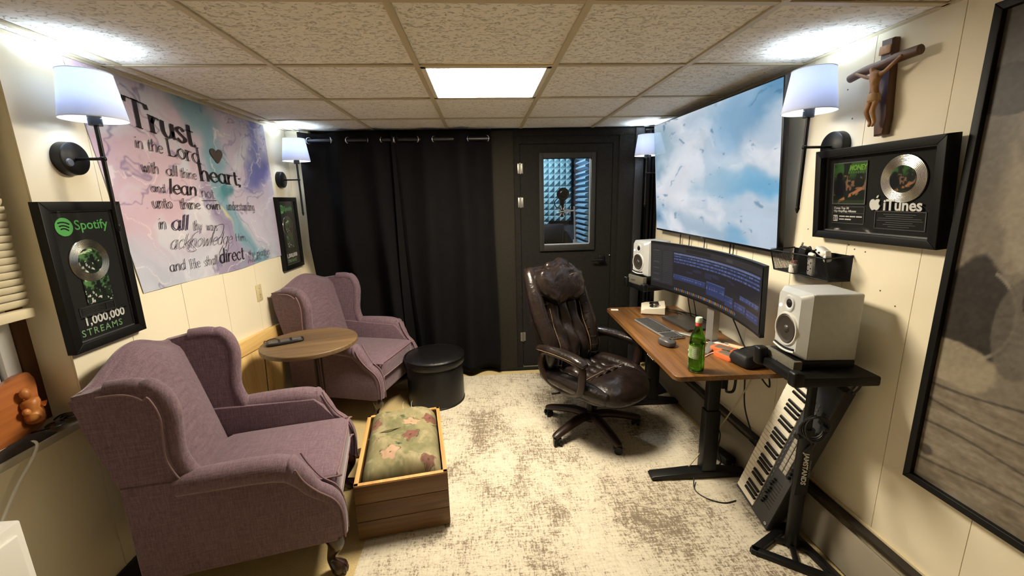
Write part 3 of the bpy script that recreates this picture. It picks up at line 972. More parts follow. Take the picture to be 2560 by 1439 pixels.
# ------------------------------------------------------------------ framed record plaques
M_fblk = mat('black_lacquer_frame', (9, 9, 9), .5, var=.1, vscale=20, spec=.3)
M_mat = mat('black_mat_board', (7, 8, 8), .8, var=.2, vscale=15)
M_lip = mat('silver_lip', (150, 150, 150), .3, metal=.8, var=.1)
M_green = mat('logo_green', (88, 178, 92), .5, var=.03)
M_ink = mat('white_print', (225, 226, 222), .5, var=.03)
M_grey = mat('grey_print', (120, 120, 120), .5, var=.05)
M_sgreen = mat('soft_green_print', (128, 170, 122), .5, var=.05)
M_disc = mat('metallic_record', (205, 202, 190), .22, metal=1.0, var=.08, vscale=3)
M_art = mat_print('album_print', .35)
def art_green(u, v):
    n = fbm(u * 6, v * 6, 3); m2 = fbm(u * 11 + 3, v * 11, 9)
    c = np.zeros(u.shape + (3,)) + np.array((28, 44, 30))
    c = lerp3(c, (74, 112, 66), sstep(.5, .62, n) * sstep(.35, .6, v))
    c = lerp3(c, (22, 26, 24), sstep(.5, .6, fbm(u * 7 + 9, v * 7, 21)))
    c = lerp3(c, (196, 214, 176), ((np.abs(v - .84 - (u - .3) * .22) < .045) & (u > .08) & (u < .62)) * .9)
    c = lerp3(c, (206, 206, 200), sstep(.60, .66, m2) * (v < .52))
    c = lerp3(c, (80, 130, 80), sstep(.55, .62, fbm(u * 9, v * 9, 44)) * (v > .62) * .7)
    return c * 1.15
def art_city(u, v):
    n = fbm(u * 5, v * 5, 13)
    c = np.zeros(u.shape + (3,)) + np.array((26, 34, 30))
    c = lerp3(c, (60, 110, 50), sstep(.45, .6, n) * sstep(.5, .8, v))
    c = lerp3(c, (150, 110, 84), sstep(.55, .63, fbm(u * 8, v * 8, 31)) * (np.abs(v - .45) < .25))
    c = lerp3(c, (190, 128, 88), (np.abs(v - .14 - (u - .4) * .45) < .04) * sstep(.4, .5, fbm(u * 9, v * 9, 8)))
    c = lerp3(c, (14, 18, 24), sstep(.26, .2, np.hypot((u - .2) * 1.1, v - .4)))
    c = lerp3(c, (14, 18, 24), sstep(.12, .09, np.hypot(u - .2, v - .68)))
    c = lerp3(c, (60, 80, 44), (v < .09) * .6)
    return c * .85 + 6
def disc_with_label(parent, cx, cz, r, y, art, r_in=.5):
    bm = BM()
    prof = [(0, y), (r * .98, y), (r, y + .002), (r, y + .003)]
    prof = [(r * .45, y)] + [(r * (.46 + .52 * k / 20), y - .0006 * (k % 2)) for k in range(21)] + [(r, y + .0025), (0, y + .003)]
    lathe(bm, prof, 72, (cx, 0, cz), 'y')
    d = obj('record', bm, M_disc, parent, 30)
    rr = r * r_in
    printed('record_label', lambda u, v: (cx + rr * u * np.cos(2 * PI * v), y - .0012 + 0 * u, cz + rr * u * np.sin(2 * PI * v)), 14, 48,
            lambda u, v: art(.5 + .5 * u * np.cos(2 * PI * v), .5 + .5 * u * np.sin(2 * PI * v)), M_art, d)
    return d
def frame_rails(t, w, h, dp, rw, y_back=0.0):
    for nm, poly in (('rail', ((-w / 2, 0), (-w / 2 + rw, rw), (-w / 2 + rw, h - rw), (-w / 2, h))), ('rail', ((w / 2, 0), (w / 2 - rw, rw), (w / 2 - rw, h - rw), (w / 2, h))),
                     ('rail', ((-w / 2, 0), (w / 2, 0), (w / 2 - rw, rw), (-w / 2 + rw, rw))), ('rail', ((-w / 2, h), (w / 2, h), (w / 2 - rw, h - rw), (-w / 2 + rw, h - rw)))):
        bm = BM(); prism(bm, poly, -dp, y_back, 'y', .0025); obj(nm, bm, M_fblk, t, 30)
def lip(t, w, h, rw, y, z0=0.0):
    bm = BM()
    for a in ((-w / 2 + rw, -w / 2 + rw + .004, rw, h - rw), (w / 2 - rw - .004, w / 2 - rw, rw, h - rw), (-w / 2 + rw, w / 2 - rw, rw, rw + .004), (-w / 2 + rw, w / 2 - rw, h - rw - .004, h - rw)):
        b2(bm, a[0], a[1], y - .003, y + .002, a[2], a[3])
    obj('silver_lip', bm, M_lip, t, 0)
def outline_rect(bm, x0, x1, z0, z1, y, w=.0025):
    for a in ((x0, x0 + w, z0, z1), (x1 - w, x1, z0, z1), (x0, x1, z0, z0 + w), (x0, x1, z1 - w, z1)):
        b2(bm, a[0], a[1], y, y + .0015, a[2], a[3])
def stream_plaque(y, z, label):
    w, h, dp, rw = .332, .562, .034, .033
    t = thing('framed_record', label, 'framed record', (XL, y, z), LEFT)
    frame_rails(t, w, h, dp, rw)
    bm = BM(); b2(bm, -w / 2 + .01, w / 2 - .01, -.012, -.001, .01, h - .01); obj('backing', bm, M_mat, t, 0)
    lip(t, w, h, rw, -.014)
    yy = -.0135
    bm = BM(); lathe(bm, [(0, yy - .001), (.034, yy - .001), (.034, yy + .002), (0, yy + .002)], 32, (-.075, 0, h - .092), 'y'); lg = obj('logo', bm, M_green, t)
    bm = BM()
    for k, (dz, wd) in enumerate(((.012, .021), (.0, .018), (-.011, .0145))):
        pts = [(-.075 + wd * s, yy - .0018, h - .092 + dz + .005 * (1 - s * s) - .003 * s) for s in (-1, -.5, 0, .5, 1)]
        tube(bm, pts, .0026, 6, smooth=3, flat=(1, .35))
    obj('logo_waves', bm, M_mat, lg)['kind'] = 'stuff'
    text('lettering', 'Spotify', .052, M_green, t, (-.035, yy, h - .105), weight=.0006)
    disc_with_label(t, -.005, .335, .084, -.0165, art_green, .6)
    printed('album_card', lambda u, v: (-.056 + .112 * u, -.0165 + 0 * u, .168 + .116 * v), 56, 56, art_green, M_art, t)
    bm = BM(); outline_rect(bm, -.095, .06, .127, .162, -.0145); outline_rect(bm, -.095, .11, .119, .1215, -.0145); b2(bm, .02, .022, -.0145, -.013, .129, .160)
    obj('caption_box', bm, mat('dim_line_print', (58, 60, 60), .5, var=.1), t, 0)
    bm = BM()
    for k in range(5):
        b2(bm, -.085, .005 - .012 * (k % 2), -.0145, -.013, .132 + k * .006, .1332 + k * .006)
    obj('caption_lines', bm, mat('dim_line_print', (58, 60, 60)), t, 0)['kind'] = 'stuff'
    text('lettering', '1,000,000', .047, M_ink, t, (-.088, yy, .0895), weight=.0010)
    text('lettering', 'STREAMS', .038, M_sgreen, t, (-.108, yy, .050), weight=.0003, spacing=1.25)
    bm = BM(); b2(bm, -w / 2 + rw - .004, w / 2 - rw + .004, -.0215, -.0203, rw - .004, h - rw + .004); obj('glazing', bm, mat_glass('frame_glass', .035), t, 0)
    return t
stream_plaque(1.7425, 1.047, 'black framed record plaque with green logo next to the window blind')
stream_plaque(3.466, 1.073, 'black framed record plaque with green logo close to the black curtain')

# framed award with a silver disc
t = thing('framed_record', 'wide black framed award with silver disc below the crucifix', 'framed record', (XR, 1.512, 1.388), 0, rot=(Matrix.Rotation(RIGHT, 3, 'Z') @ Matrix.Rotation(R(5), 3, 'X')).to_euler())
w, h, dp, rw = .52, .366, .05, .03
frame_rails(t, w, h, dp, rw)
bm = BM(); b2(bm, -w / 2 + .01, w / 2 - .01, -.012, -.001, .01, h - .01); obj('backing', bm, M_mat, t, 0)
lip(t, w, h, rw, -.02)
printed('album_card', lambda u, v: (-.195 + .148 * u, -.0165 + 0 * u, .145 + .16 * v), 70, 76, art_city, M_art, t)
bm = BM(); outline_rect(bm, -.199, -.043, .141, .309, -.0165, .004); outline_rect(bm, -.197, -.045, .062, .132, -.0145, .002); b2(bm, -.197, -.045, -.0145, -.013, .104, .1055)
obj('card_border', bm, mat('dark_grey_border', (96, 96, 96), .5, var=.1), t, 0)
text('lettering', 'MONEY', .028, mat('acid_green_print', (112, 168, 52), .5, var=.05), t, (-.122, -.0168, .276), weight=.0012, shear=.2, sx=.78)
bm = BM()
for k in range(7):
    b2(bm, -.126 + .0105 * k, -.1175 + .0105 * k, -.0172, -.0166, .262 + .001 * (k % 2), .273)
obj('title_bar', bm, mat('dark_green_print', (62, 104, 44), .5, var=.1), t, 0)['kind'] = 'stuff'
text('lettering', 'iTunes Top 20', .0125, M_ink, t, (-.192, -.0125, .121), weight=.0002)
text('lettering', 'Hip-Hop/Rap Albums', .0125, M_ink, t, (-.192, -.0125, .109), weight=.0002)
bm = BM(); box(bm, (-.18, -.0135, .083), (.022, .002, .026), .003); obj('date_tile', bm, M_ink, t, 20)
text('lettering', '21', .019, M_mat, t, (-.1895, -.0146, .0765), weight=.0005)
bm = BM()
for a, b, z in ((-.162, -.135, .089), (-.131, -.115, .089), (-.111, -.085, .089), (-.081, -.056, .089), (-.162, -.138, .077), (-.134, -.105, .077)):
    b2(bm, a, b, -.0135, -.0125, z, z + .0045)
obj('caption_lines', bm, M_ink, t, 0)['kind'] = 'stuff'
disc_with_label(t, .1, .232, .085, -.0185, art_city, .56)
text('lettering', 'iTunes', .056, M_ink, t, (.036, -.0195, .122), weight=.0014, sx=.95)
bm = BM()
def apple(s, x0, z0):
    o = [(0, .28), (.12, .36), (.3, .38), (.44, .28), (.38, .16), (.35, .02), (.42, -.12), (.5, -.18), (.4, -.4), (.22, -.56), (.08, -.52), (0, -.49), (-.08, -.52), (-.24, -.56), (-.44, -.3), (-.5, 0), (-.42, .26), (-.26, .38), (-.1, .35)]
    q = smooth_path([(x0 + a * s, 0, z0 + b * s) for a, b in o], 4, True)
    return [(p.x, p.z) for p in q]
prism(bm, apple(.044, .0, .145), -.0175, -.0145, 'y')
prism(bm, [(.004 + a, .167 + b) for a, b in ((0, 0), (.003, .007), (.009, .011), (.009, .004), (.004, -.001))], -.0175, -.0145, 'y')
obj('logo', bm, M_ink, t, 30)
bm = BM(); outline_rect(bm, .0, .19, .05, .118, -.0145, .003); obj('caption_box', bm, M_lip, t, 0)
bm = BM()
for k, wd in enumerate((.04, .06, .05, .085, .08, .05, .06)):
    b2(bm, .095 - wd, .095 + wd, -.0142, -.013, .06 + k * .0075, .0612 + k * .0075)
obj('caption_lines', bm, M_grey, t, 0)['kind'] = 'stuff'
bm = BM(); b2(bm, -w / 2 + rw - .004, w / 2 - rw + .004, -.032, -.0305, rw - .004, h - rw + .004); obj('glazing', bm, mat_glass('frame_glass'), t, 0)

# ------------------------------------------------------------------ tapestry with the verse
tap = thing('wall_tapestry', 'large marbled purple and teal cloth tapestry with a printed verse', 'tapestry', (XL, 1.83, 1.2))
def TP(u, v):
    y = (1.831 + (.138) * (1 - v) + .02 * np.sin(v * 3.1) * 0) * (1 - u) + (3.302 + .047 * (1 - v)) * u - 1.83
    z = (1.197 + .95 * v) + .004 * np.sin(9 * u) * (1 - v) - .004 * u - 1.2 - .03 * np.sin(PI * u) * (1 - v) * .25
    x = .0045 + .0035 * np.sin(14 * u + 3 * v) * np.sin(4 * v + 1) * (1 - v * .5)
    return x, y, z
def TC(u, v):
    wx = fbm(u * 3, v * 2.2, 5) - .5; wy = fbm(u * 3 + 7, v * 2.2 + 3, 6) - .5
    a, b = u + .55 * wx, v + .55 * wy
    c = np.zeros(u.shape + (3,)) + np.array((206, 200, 214))
    c = lerp3(c, (216, 192, 202), sstep(.62, .2, a) * sstep(.15, .45, b))
    c = lerp3(c, (196, 204, 216), sstep(.4, .05, b))
    c = lerp3(c, (216, 220, 226), sstep(.55, .7, fbm(a * 4, b * 4, 11)) * .9)
    dg = a - .42 - (1 - b) * .28
    c = lerp3(c, (140, 128, 158), sstep(.14, .02, np.abs(dg + .1)) * sstep(.66, .45, b) * .75)
    c = lerp3(c, (120, 168, 180), sstep(.10, .02, np.abs(dg - .02 - .06 * wx)) * .8)
    c = lerp3(c, (74, 140, 146), sstep(.085, .03, np.hypot(a - .66, (b - .46) * .8)) * .85)
    c = lerp3(c, (126, 134, 190), sstep(.10, .0, np.abs(a - .86)) * sstep(.35, .6, b) * .8)
    c = lerp3(c, (92, 98, 172), sstep(.1, .02, np.hypot((a - .95) * .8, (b - .62) * .55)) * .75)
    c = lerp3(c, (190, 172, 200), sstep(.9, 1.0, u) * sstep(.5, .1, v) * .8)
    c = lerp3(c, (222, 205, 160), sstep(.018, .004, np.abs(dg + .03)) * sstep(.2, .3, b) * sstep(.45, .35, b) * .8)
    f = fbm(a * 3.2, b * 3.2, 23)
    vein = sstep(.018, .0, np.abs(f - .52)) + sstep(.012, .0, np.abs(f - .40)) * .7
    c = lerp3(c, (112, 104, 140), vein * .5)
    f2 = fbm(a * 4.4 + 3, b * 4.4, 29)
    c = lerp3(c, (240, 236, 232), sstep(.014, .0, np.abs(f2 - .5)) * .7)
    sh = fbm(a * 7, b * 7, 41)
    return (c + (sh[..., None] - .5) * 26) * np.array((.92, .905, .93))
printed('cloth', TP, 300, 200, TC, mat_print('tapestry_print', .85, spec=.15), tap)
M_let = mat('dark_brown_print', (34, 28, 34), .8, var=.05)
M_let2 = mat('faded_violet_print', (66, 52, 84), .8, var=.05)
XO = .0105
def line(words, m=M_let):
    bm = BM()
    for s, y0, y1, b0, b1, xh, th, tn, sl, sf in words:
        pen(bm, s, lambda a, b: (XO, a - 1.83, b - 1.2), y0, y1, b0, b1, xh, th, tn, sl, sf)
    o = obj('lettering', bm, m, tap, 0); o['kind'] = 'stuff'; return o
line([('Trust', 2.065, 2.505, 1.948, 1.900, .075, .24, .07, 0, True)])
line([('in', 2.085, 2.135, 1.848, 1.845, .034, .12, .05, .1, False), ('the', 2.155, 2.255, 1.843, 1.838, .036, .12, .05, .1, False), ('Lord', 2.28, 2.53, 1.835, 1.812, .052, .13, .06, 0, True)])
line([('with', 2.095, 2.20, 1.742, 1.738, .034, .13, .06, .15, False), ('all', 2.245, 2.33, 1.735, 1.733, .034, .11, .05, .1, False), ('thine', 2.345, 2.47, 1.731, 1.724, .032, .13, .06, .05, False), ('heart;', 2.50, 2.90, 1.722, 1.706, .056, .2, .06, 0, True)])
line([('and', 2.13, 2.22, 1.655, 1.65, .026, .14, .08, .1, False), ('lean', 2.245, 2.45, 1.648, 1.638, .046, .16, .07, .15, False), ('not', 2.485, 2.60, 1.632, 1.622, .036, .09, .04, 0, False)])
line([('unto', 2.12, 2.25, 1.578, 1.574, .034, .13, .07, 0, True), ('thine', 2.30, 2.46, 1.572, 1.566, .032, .13, .07, 0, True), ('own', 2.51, 2.64, 1.564, 1.56, .03, .13, .07, 0, True), ('understanding.', 2.70, 3.02, 1.556, 1.545, .032, .15, .08, 0, True)])
line([('in', 2.13, 2.18, 1.478, 1.475, .036, .13, .05, .15, False), ('thy', 2.37, 2.44, 1.458, 1.45, .034, .12, .05, .2, False), ('ways', 2.475, 2.575, 1.448, 1.438, .032, .11, .05, .1, False)])
line([('all', 2.21, 2.335, 1.470, 1.46, .05, .14, .06, .25, False)], M_let2)
line([('acknowledge', 2.17, 2.69, 1.375, 1.352, .046, .07, .03, .55, False), ('Him,', 2.735, 2.86, 1.362, 1.352, .032, .1, .04, .1, False)])
bm = BM()
for pts in ([(2.31, 1.40), (2.36, 1.35), (2.30, 1.36), (2.36, 1.43), (2.42, 1.45)], [(2.50, 1.38), (2.56, 1.46), (2.64, 1.47), (2.60, 1.41), (2.52, 1.38)], [(2.60, 1.35), (2.55, 1.30), (2.62, 1.30), (2.66, 1.35)]):
    tube(bm, [(XO, a - 1.83, b - 1.2) for a, b in pts], .0011, 5, smooth=6)
obj('flourish', bm, M_let2, tap)['kind'] = 'stuff'
line([('and', 2.145, 2.26, 1.266, 1.262, .034, .12, .05, .1, False), ('He', 2.295, 2.375, 1.26, 1.256, .032, .12, .05, 0, True), ('shall', 2.41, 2.53, 1.255, 1.25, .034, .11, .05, .1, False), ('direct', 2.545, 2.80, 1.25, 1.24, .052, .17, .07, .12, False), ('thy', 2.845, 2.925, 1.244, 1.238, .03, .11, .05, .3, False), ('paths.', 2.95, 3.14, 1.236, 1.228, .03, .11, .05, .3, False)])
line([('Proverbs', 2.83, 3.0, 1.207, 1.206, .017, .11, .05, .4, False), ('3:5-6', 3.03, 3.11, 1.206, 1.205, .018, .11, .05, .3, False)])
bm = BM()
hp = [(0, -.52), (.3, -.22), (.5, .08), (.47, .34), (.27, .45), (.08, .36), (0, .2), (-.08, .36), (-.27, .45), (-.47, .34), (-.5, .08), (-.3, -.22)]
hs = smooth_path([(a, b, 0) for a, b in hp], 4, True)
bm.faces.new([bm.verts.new((XO, 2.683 + p.x * .115 - 1.83, 1.872 + p.y * .085 - 1.2)) for p in hs]); bmesh.ops.triangulate(bm, faces=bm.faces)
obj('heart', bm, mat('taupe_heart_print', (72, 62, 58), .8, var=.1), tap, 0)
bm = BM(); b2(bm, XO - .0003, XO, 2.48 - 1.83, 2.61 - 1.83, 1.611 - 1.2, 1.6135 - 1.2); obj('underline', bm, M_let, tap, 0)

# ------------------------------------------------------------------ wall outlet
t = thing('wall_outlet', 'small beige wall switch plate above the far wing chair', 'wall plate', (XL, 2.922, .928), LEFT)
bm = BM(); box(bm, (0, -.003, .058), (.068, .006, .116), .003); obj('cover_plate', bm, mat('almond_plastic', (206, 192, 150), .4, var=.04), t)
bm = BM(); box(bm, (0, -.009, .058), (.010, .014, .024), .002); obj('toggle', bm, mat('almond_plastic', (206, 192, 150)), t)
for z in (.028, .088):
    bm = BM(); cyl(bm, (0, -.0075, z), (0, -.005, z), .003, seg=8); obj('screw', bm, M_chrome, t)

# ------------------------------------------------------------------ television
t = thing('television', 'large wall-mounted television showing blue and white clouds', 'television', (1.418, 2.70, 1.297), 0, rot=(0, 0, 0))
TVW, TVH = 1.452, .822
tilt = math.atan2(.067, .826)
t.rotation_euler = Euler((0, 0, 0)); 
mr = Matrix.Rotation(RIGHT + R(.2), 3, 'Z') @ Matrix.Rotation(R(.8), 3, 'Y') @ Matrix.Rotation(tilt, 3, 'X')
t.rotation_euler = mr.to_euler()
t.location = (1.458, 2.678, 1.294)
bm = BM(); box(bm, (0, .016, TVH / 2), (TVW, .03, TVH), .003); obj('housing', bm, mat('tv_black', (12, 12, 14), .35, var=.1), t, 30)
bm = BM(); box(bm, (0, .04, TVH * .36), (TVW * .8, .03, TVH * .55), .008); obj('rear_housing', bm, mat('tv_rear', (36, 35, 34), .5, var=.1), t, 30)
def TVC(u, v):
    wx = fbm(u * 3 + 2, v * 3, 51) - .5; wy = fbm(u * 3 + 9, v * 3 + 4, 52) - .5
    a, b = u + .35 * wx, v + .35 * wy
    c = np.zeros(u.shape + (3,)) + np.array((196, 212, 228))
    c = lerp3(c, (230, 234, 242), sstep(.45, .62, fbm(a * 3.5, b * 4, 57)))
    c = lerp3(c, (92, 150, 190), sstep(.20, .05, np.hypot((a - .95) * .9, (b - .95))) * .95)
    c = lerp3(c, (76, 168, 222), sstep(.13, .02, np.abs(b - .40)) * sstep(.52, .95, a) * .95)
    c = lerp3(c, (150, 190, 214), sstep(.16, .02, np.abs(b - .42)) * sstep(.35, .6, a) * .6)
    c = lerp3(c, (128, 164, 184), sstep(.3, .05, np.hypot(a - .08, b - .82)) * .75)
    c = lerp3(c, (120, 160, 182), sstep(.22, .03, np.hypot((a - .08) * 1.6, b - .66)) * .6)
    c = lerp3(c, (116, 166, 204), sstep(.30, .05, np.hypot(a - .72, (b - .84) * 1.1)) * .7)
    c = lerp3(c, (110, 172, 214), sstep(.14, .03, np.hypot((a - .68) * 1.2, (b - .06) * 1.2)) * .75)
    c = lerp3(c, (96, 140, 176), sstep(.13, .02, np.hypot(a - .03, b - .1)) * .8)
    c = lerp3(c, (150, 180, 204), sstep(.12, .02, np.abs(b - .16 - .1 * np.sin(8 * a))) * sstep(.5, .2, np.abs(a - .35)) * .55)
    c = lerp3(c, (236, 238, 244), sstep(.16, .03, np.hypot((a - .3) * .55, b - .3)) * .8)
    fr = fbm(a * 16, b * 22, 61)
    c = lerp3(c, (60, 104, 140), sstep(.70, .80, fr) * .45)
    return c + (fbm(a * 9, b * 9, 63)[..., None] - .5) * 20
printed('screen', lambda u, v: (-TVW / 2 + .008 + (TVW - .016) * u, -.0005 + 0 * u, .014 + (TVH - .022) * v), 260, 150, TVC, mat_print('tv_screen', .12, emit=.85, spec=.6), t)
bm = BM(); b2(bm, -.012, .012, -.0012, .002, .004, .008); obj('brand_badge', bm, M_lip, t, 0)
bm = BM(); b2(bm, -.2, .2, .055, .066, .25, .6); b2(bm, -.2, -.16, .055, .068, .1, .7); b2(bm, .16, .2, .055, .068, .1, .7); obj('wall_bracket', bm, M_dark, t, 0)
for k, (y, r_) in enumerate(((3.07, .004), (2.93, .0035), (2.72, .003), (2.42, .004), (2.385, .003))):
    bm = BM(); tube(bm, [(1.505, y, 1.34), (1.508, y + .008, 1.2), (1.505, y - .006 * k, 1.05), (1.515, y + .01, .9)], r_, 6, smooth=5)
    tag(obj('television_cable', bm, M_dark, None), 'thin black cable hanging below the television, ' + ('first', 'second', 'third', 'fourth', 'fifth')[k] + ' from the booth', 'cable', 'cables below the television')

# ------------------------------------------------------------------ big black and white picture
t = thing('framed_picture', 'tall black framed monochrome photograph print at the right edge', 'picture', (XR, .72, .562), RIGHT)
w, h = 1.03, 1.537
frame_rails(t, w, h, .032, .024)
def PC(u, v):
    w_ = u / .2                                            # the part of the print the photograph shows is its left fifth
    n = fbm(w_ * 2.5, v * 9, 71); g = fbm(u * 90, v * 130, 77, 3)
    c = np.zeros(u.shape + (3,)) + np.array((118, 110, 98))
    c = lerp3(c, (92, 86, 78), sstep(.6, .1, w_) * sstep(.5, .8, v))
    c = lerp3(c, (150, 140, 124), sstep(.45, .62, n) * sstep(.3, .6, w_) * (v > .5) * .9)
    c = lerp3(c, (74, 70, 66), sstep(.86, .89, v + .02 * w_))
    c = lerp3(c, (52, 48, 44), sstep(.03, -.02, np.hypot((w_ - .25) / .5, (v - .85) / .05) - 1 + .3 * (n - .5)))
    body = sstep(.06, -.06, np.hypot((w_ - .25) / .62, (v - .405) / .115) - 1 + .5 * (n - .5))
    c = lerp3(c, (46, 42, 38), body * .95)
    rim = np.abs(np.hypot((w_ - .3) / .62, (v - .41) / .10) - 1)
    c = lerp3(c, (150, 142, 130), sstep(.06, .01, rim) * (w_ > .55) * .8)
    c = lerp3(c, (96, 90, 82), sstep(.06, -.04, np.hypot((w_ - 1.0) / .34, (v - .40) / .10) - 1) * .8)
    c = lerp3(c, (40, 37, 34), sstep(.06, -.03, np.hypot((w_ - 1.25) / .3, (v - .46) / .05) - 1))
    c = lerp3(c, (40, 37, 34), sstep(.06, -.03, np.hypot((w_ - 2.6) / 1.2, (v - .5) / .2) - 1))
    c = lerp3(c, (148, 138, 120), sstep(.08, -.06, np.hypot((w_ - .1) / .75, (v - .285) / .055) - 1 + .5 * (n - .5)) * .9)
    plank = sstep(.262, .25, v + .02 * np.sin(w_))
    c = lerp3(c, (122, 113, 99), plank)
    gr = fbm(w_ * 3, v * 110, 83, 3)
    c = c + ((gr - .5) * 50 * plank)[..., None]
    for z in (.245, .195, .135, .06):
        c = lerp3(c, (62, 57, 51), sstep(.004, .001, np.abs(v - z + .01 * np.sin(2 * w_ + z * 30))) * .8)
    c = lerp3(c, (66, 60, 54), sstep(1.0, .6, np.hypot((w_ - .13) / .13, (v - .075) / .016)) * .9)
    return c + (g[..., None] - .5) * 24
printed('photo_print', lambda u, v: (-w / 2 + .02 + (w - .04) * u, -.016 + 0 * u, .02 + (h - .04) * v), 200, 300, PC, mat_print('photo_print', .45), t)
bm = BM(); b2(bm, -w / 2 + .01, w / 2 - .01, -.013, -.001, .01, h - .01); obj('backing', bm, M_mat, t, 0)

# ------------------------------------------------------------------ crucifix
t = thing('crucifix', 'carved wooden crucifix hanging above the wide record frame', 'crucifix', (XR, 1.542, 1.782), 0, rot=(0, R(-3.2), RIGHT))
M_cw = mat_wood('dark_cross_wood', (52, 32, 20), (96, 62, 38), axis=2, scale=14, rough=.5)
M_cw2 = mat_wood('dark_bar_wood', (52, 32, 20), (104, 68, 42), axis=0, scale=14, rough=.5)
M_corp = mat('carved_pale_wood', (164, 122, 78), .5, col2=(112, 74, 44), vscale=18, bump=.2, bscale=90)
bm = BM(); prism(bm, [(-.02, 0), (.02, 0), (.024, .06), (.021, .2), (.024, .335), (-.024, .34), (-.02, .2), (-.023, .08)], -.032, -.002, 'y', .006); obj('upright', bm, M_cw, t)
bm = BM(); tube(bm, [(-.135, -.042, .243), (-.07, -.044, .25), (0, -.043, .249), (.07, -.044, .252), (.135, -.042, .25)], [.015, .0165, .017, .0175, .0165], 14, smooth=3); obj('crossbar', bm, M_cw2, t)
bm = BM(); box(bm, (0, -.037, .3), (.045, .006, .03), .003, rot=(0, .1, 0)); obj('title_scroll', bm, M_corp, t)
V = [(0, -.062, .14), (0, -.064, .165), (0, -.066, .195), (0, -.064, .215), (-.006, -.07, .228), (-.01, -.074, .243),
     (-.03, -.062, .213), (-.06, -.062, .23), (-.09, -.062, .247), (.03, -.062, .213), (.06, -.062, .232), (.092, -.062, .25),
     (-.012, -.062, .125), (-.012, -.078, .088), (-.008, -.06, .05), (-.004, -.068, .032), (.012, -.062, .125), (.012, -.076, .088), (.008, -.058, .05), (.006, -.066, .03)]
E = [(0, 1), (1, 2), (2, 3), (3, 4), (4, 5), (3, 6), (6, 7), (7, 8), (3, 9), (9, 10), (10, 11), (0, 12), (12, 13), (13, 14), (14, 15), (0, 16), (16, 17), (17, 18), (18, 19)]
RR = [.014, .013, .016, .012, .007, .012, .0075, .006, .005, .0075, .006, .005, .0105, .0085, .006, .0055, .0105, .0085, .006, .0055]
skin('carved_figure', V, E, RR, M_corp, t)
bm = BM(); lathe(bm, [(.015, .118), (.021, .124), (.019, .146), (.015, .15)], 14, (0, -.062, 0)); obj('loincloth', bm, mat('carved_cloth_wood', (176, 140, 96), .55, var=.2), t)

# ------------------------------------------------------------------ wire organiser with its contents
t = thing('mesh_organizer', 'black metal mesh wall basket under the television corner', 'basket', (XR, 1.765, 1.212), RIGHT)
w, d0, d1, hh = .33, .095, .122, .105
M_wm = mat_glass('black_wire_mesh_film', .0, (92, 92, 92), .5)
bm = BM()
prism(bm, [(-d0, 0), (0, 0), (0, hh), (-.0015, hh), (-.0015, .0015), (-d0, .0015)], -w / 2, w / 2, 'x')
obj('base_tray', bm, M_dark, t, 0)
M_net = mat('black_net_wire', (14, 14, 15), .5, var=.1)
def net(nm, P, nu, nv):
    bm = BM()
    for i in range(nu + 1):
        tube(bm, [P(i / nu, 0), P(i / nu, 1)], .0006, 4)
    for j in range(nv + 1):
        tube(bm, [P(0, j / nv), P(1, j / nv)], .0006, 4)
    o = obj(nm, bm, M_net, t, 0); o['kind'] = 'stuff'
net('front_mesh', lambda u, v: (-w / 2 + w * u, -d0 - (d1 - d0) * v, hh * .92 * v), 60, 18)
net('side_mesh', lambda u, v: (-w / 2, -(d0 + (d1 - d0) * v) * u, hh * v), 18, 18)
net('side_mesh', lambda u, v: (w / 2, -(d0 + (d1 - d0) * v) * u, hh * v), 18, 18)
bm = BM()
tube(bm, [(-w / 2, -.001, hh), (-w / 2, -d1, hh * .92), (w / 2, -d1, hh * .92), (w / 2, -.001, hh)], .0035, 8)
tube(bm, [(-w / 2, -.001, 0), (-w / 2, -d0, 0), (w / 2, -d0, 0), (w / 2, -.001, 0)], .003, 8)
for x in (-w / 2, w / 2):
    tube(bm, [(x, -d0, 0), (x, -d1, hh * .92)], .003, 8)
obj('rim', bm, M_dark, t)
bm = BM(); box(bm, (.0, 0, 0), (.0025, .075, .075)); obj('divider', bm, M_dark, t, 0, (-.02, -.05, .045))
def in_basket(nm, label, cat, loc, rot):
    return thing(nm, label, cat, (XR + loc[1], 1.765 - loc[0], 1.212 + loc[2]), 0, rot=(Matrix.Rotation(RIGHT, 3, 'Z') @ Euler(rot).to_matrix()).to_euler())
g = in_basket('remote_control', 'white remote control standing in the mesh basket', 'remote', (.055, -.085, .004), (R(10), R(8), 0))
bm = BM(); box(bm, (0, 0, .055), (.034, .016, .105), .007, 3); obj('shell', bm, M_white, g)
bm = BM()
for k in range(5):
    ball(bm, (-.007 + .014 * (k % 2), -.008, .025 + .013 * k), (.0035, .0015, .0035), 8, 6)
obj('buttons', bm, M_dark, g)['kind'] = 'stuff'
g = in_basket('game_controller', 'white rounded gadget with dark dots resting on the basket rim', 'gadget', (.07, -.06, .1), (0, R(25), 0))
bm = BM(); pillow(bm, (0, 0, .015), (.07, .04, .034), .8, .7); obj('shell', bm, M_white, g)
bm = BM(); box(bm, (.03, 0, .01), (.05, .03, .02), .008, rot=(0, .9, 0)); obj('grip', bm, M_white, g)
bm = BM(); ball(bm, (-.018, -.019, .014), .0045, 8, 6); ball(bm, (.004, -.021, .014), .0045, 8, 6); obj('dots', bm, M_dark, g)['kind'] = 'stuff'
g = in_basket('usb_stick', 'dark flat stick poking out behind the white gadget', 'stick', (.035, -.04, .006), (0, R(-28), 0))
bm = BM(); box(bm, (0, 0, .065), (.018, .008, .13), .002); obj('stick', bm, mat('dark_green_plastic', (30, 44, 38), .5, var=.1), g)
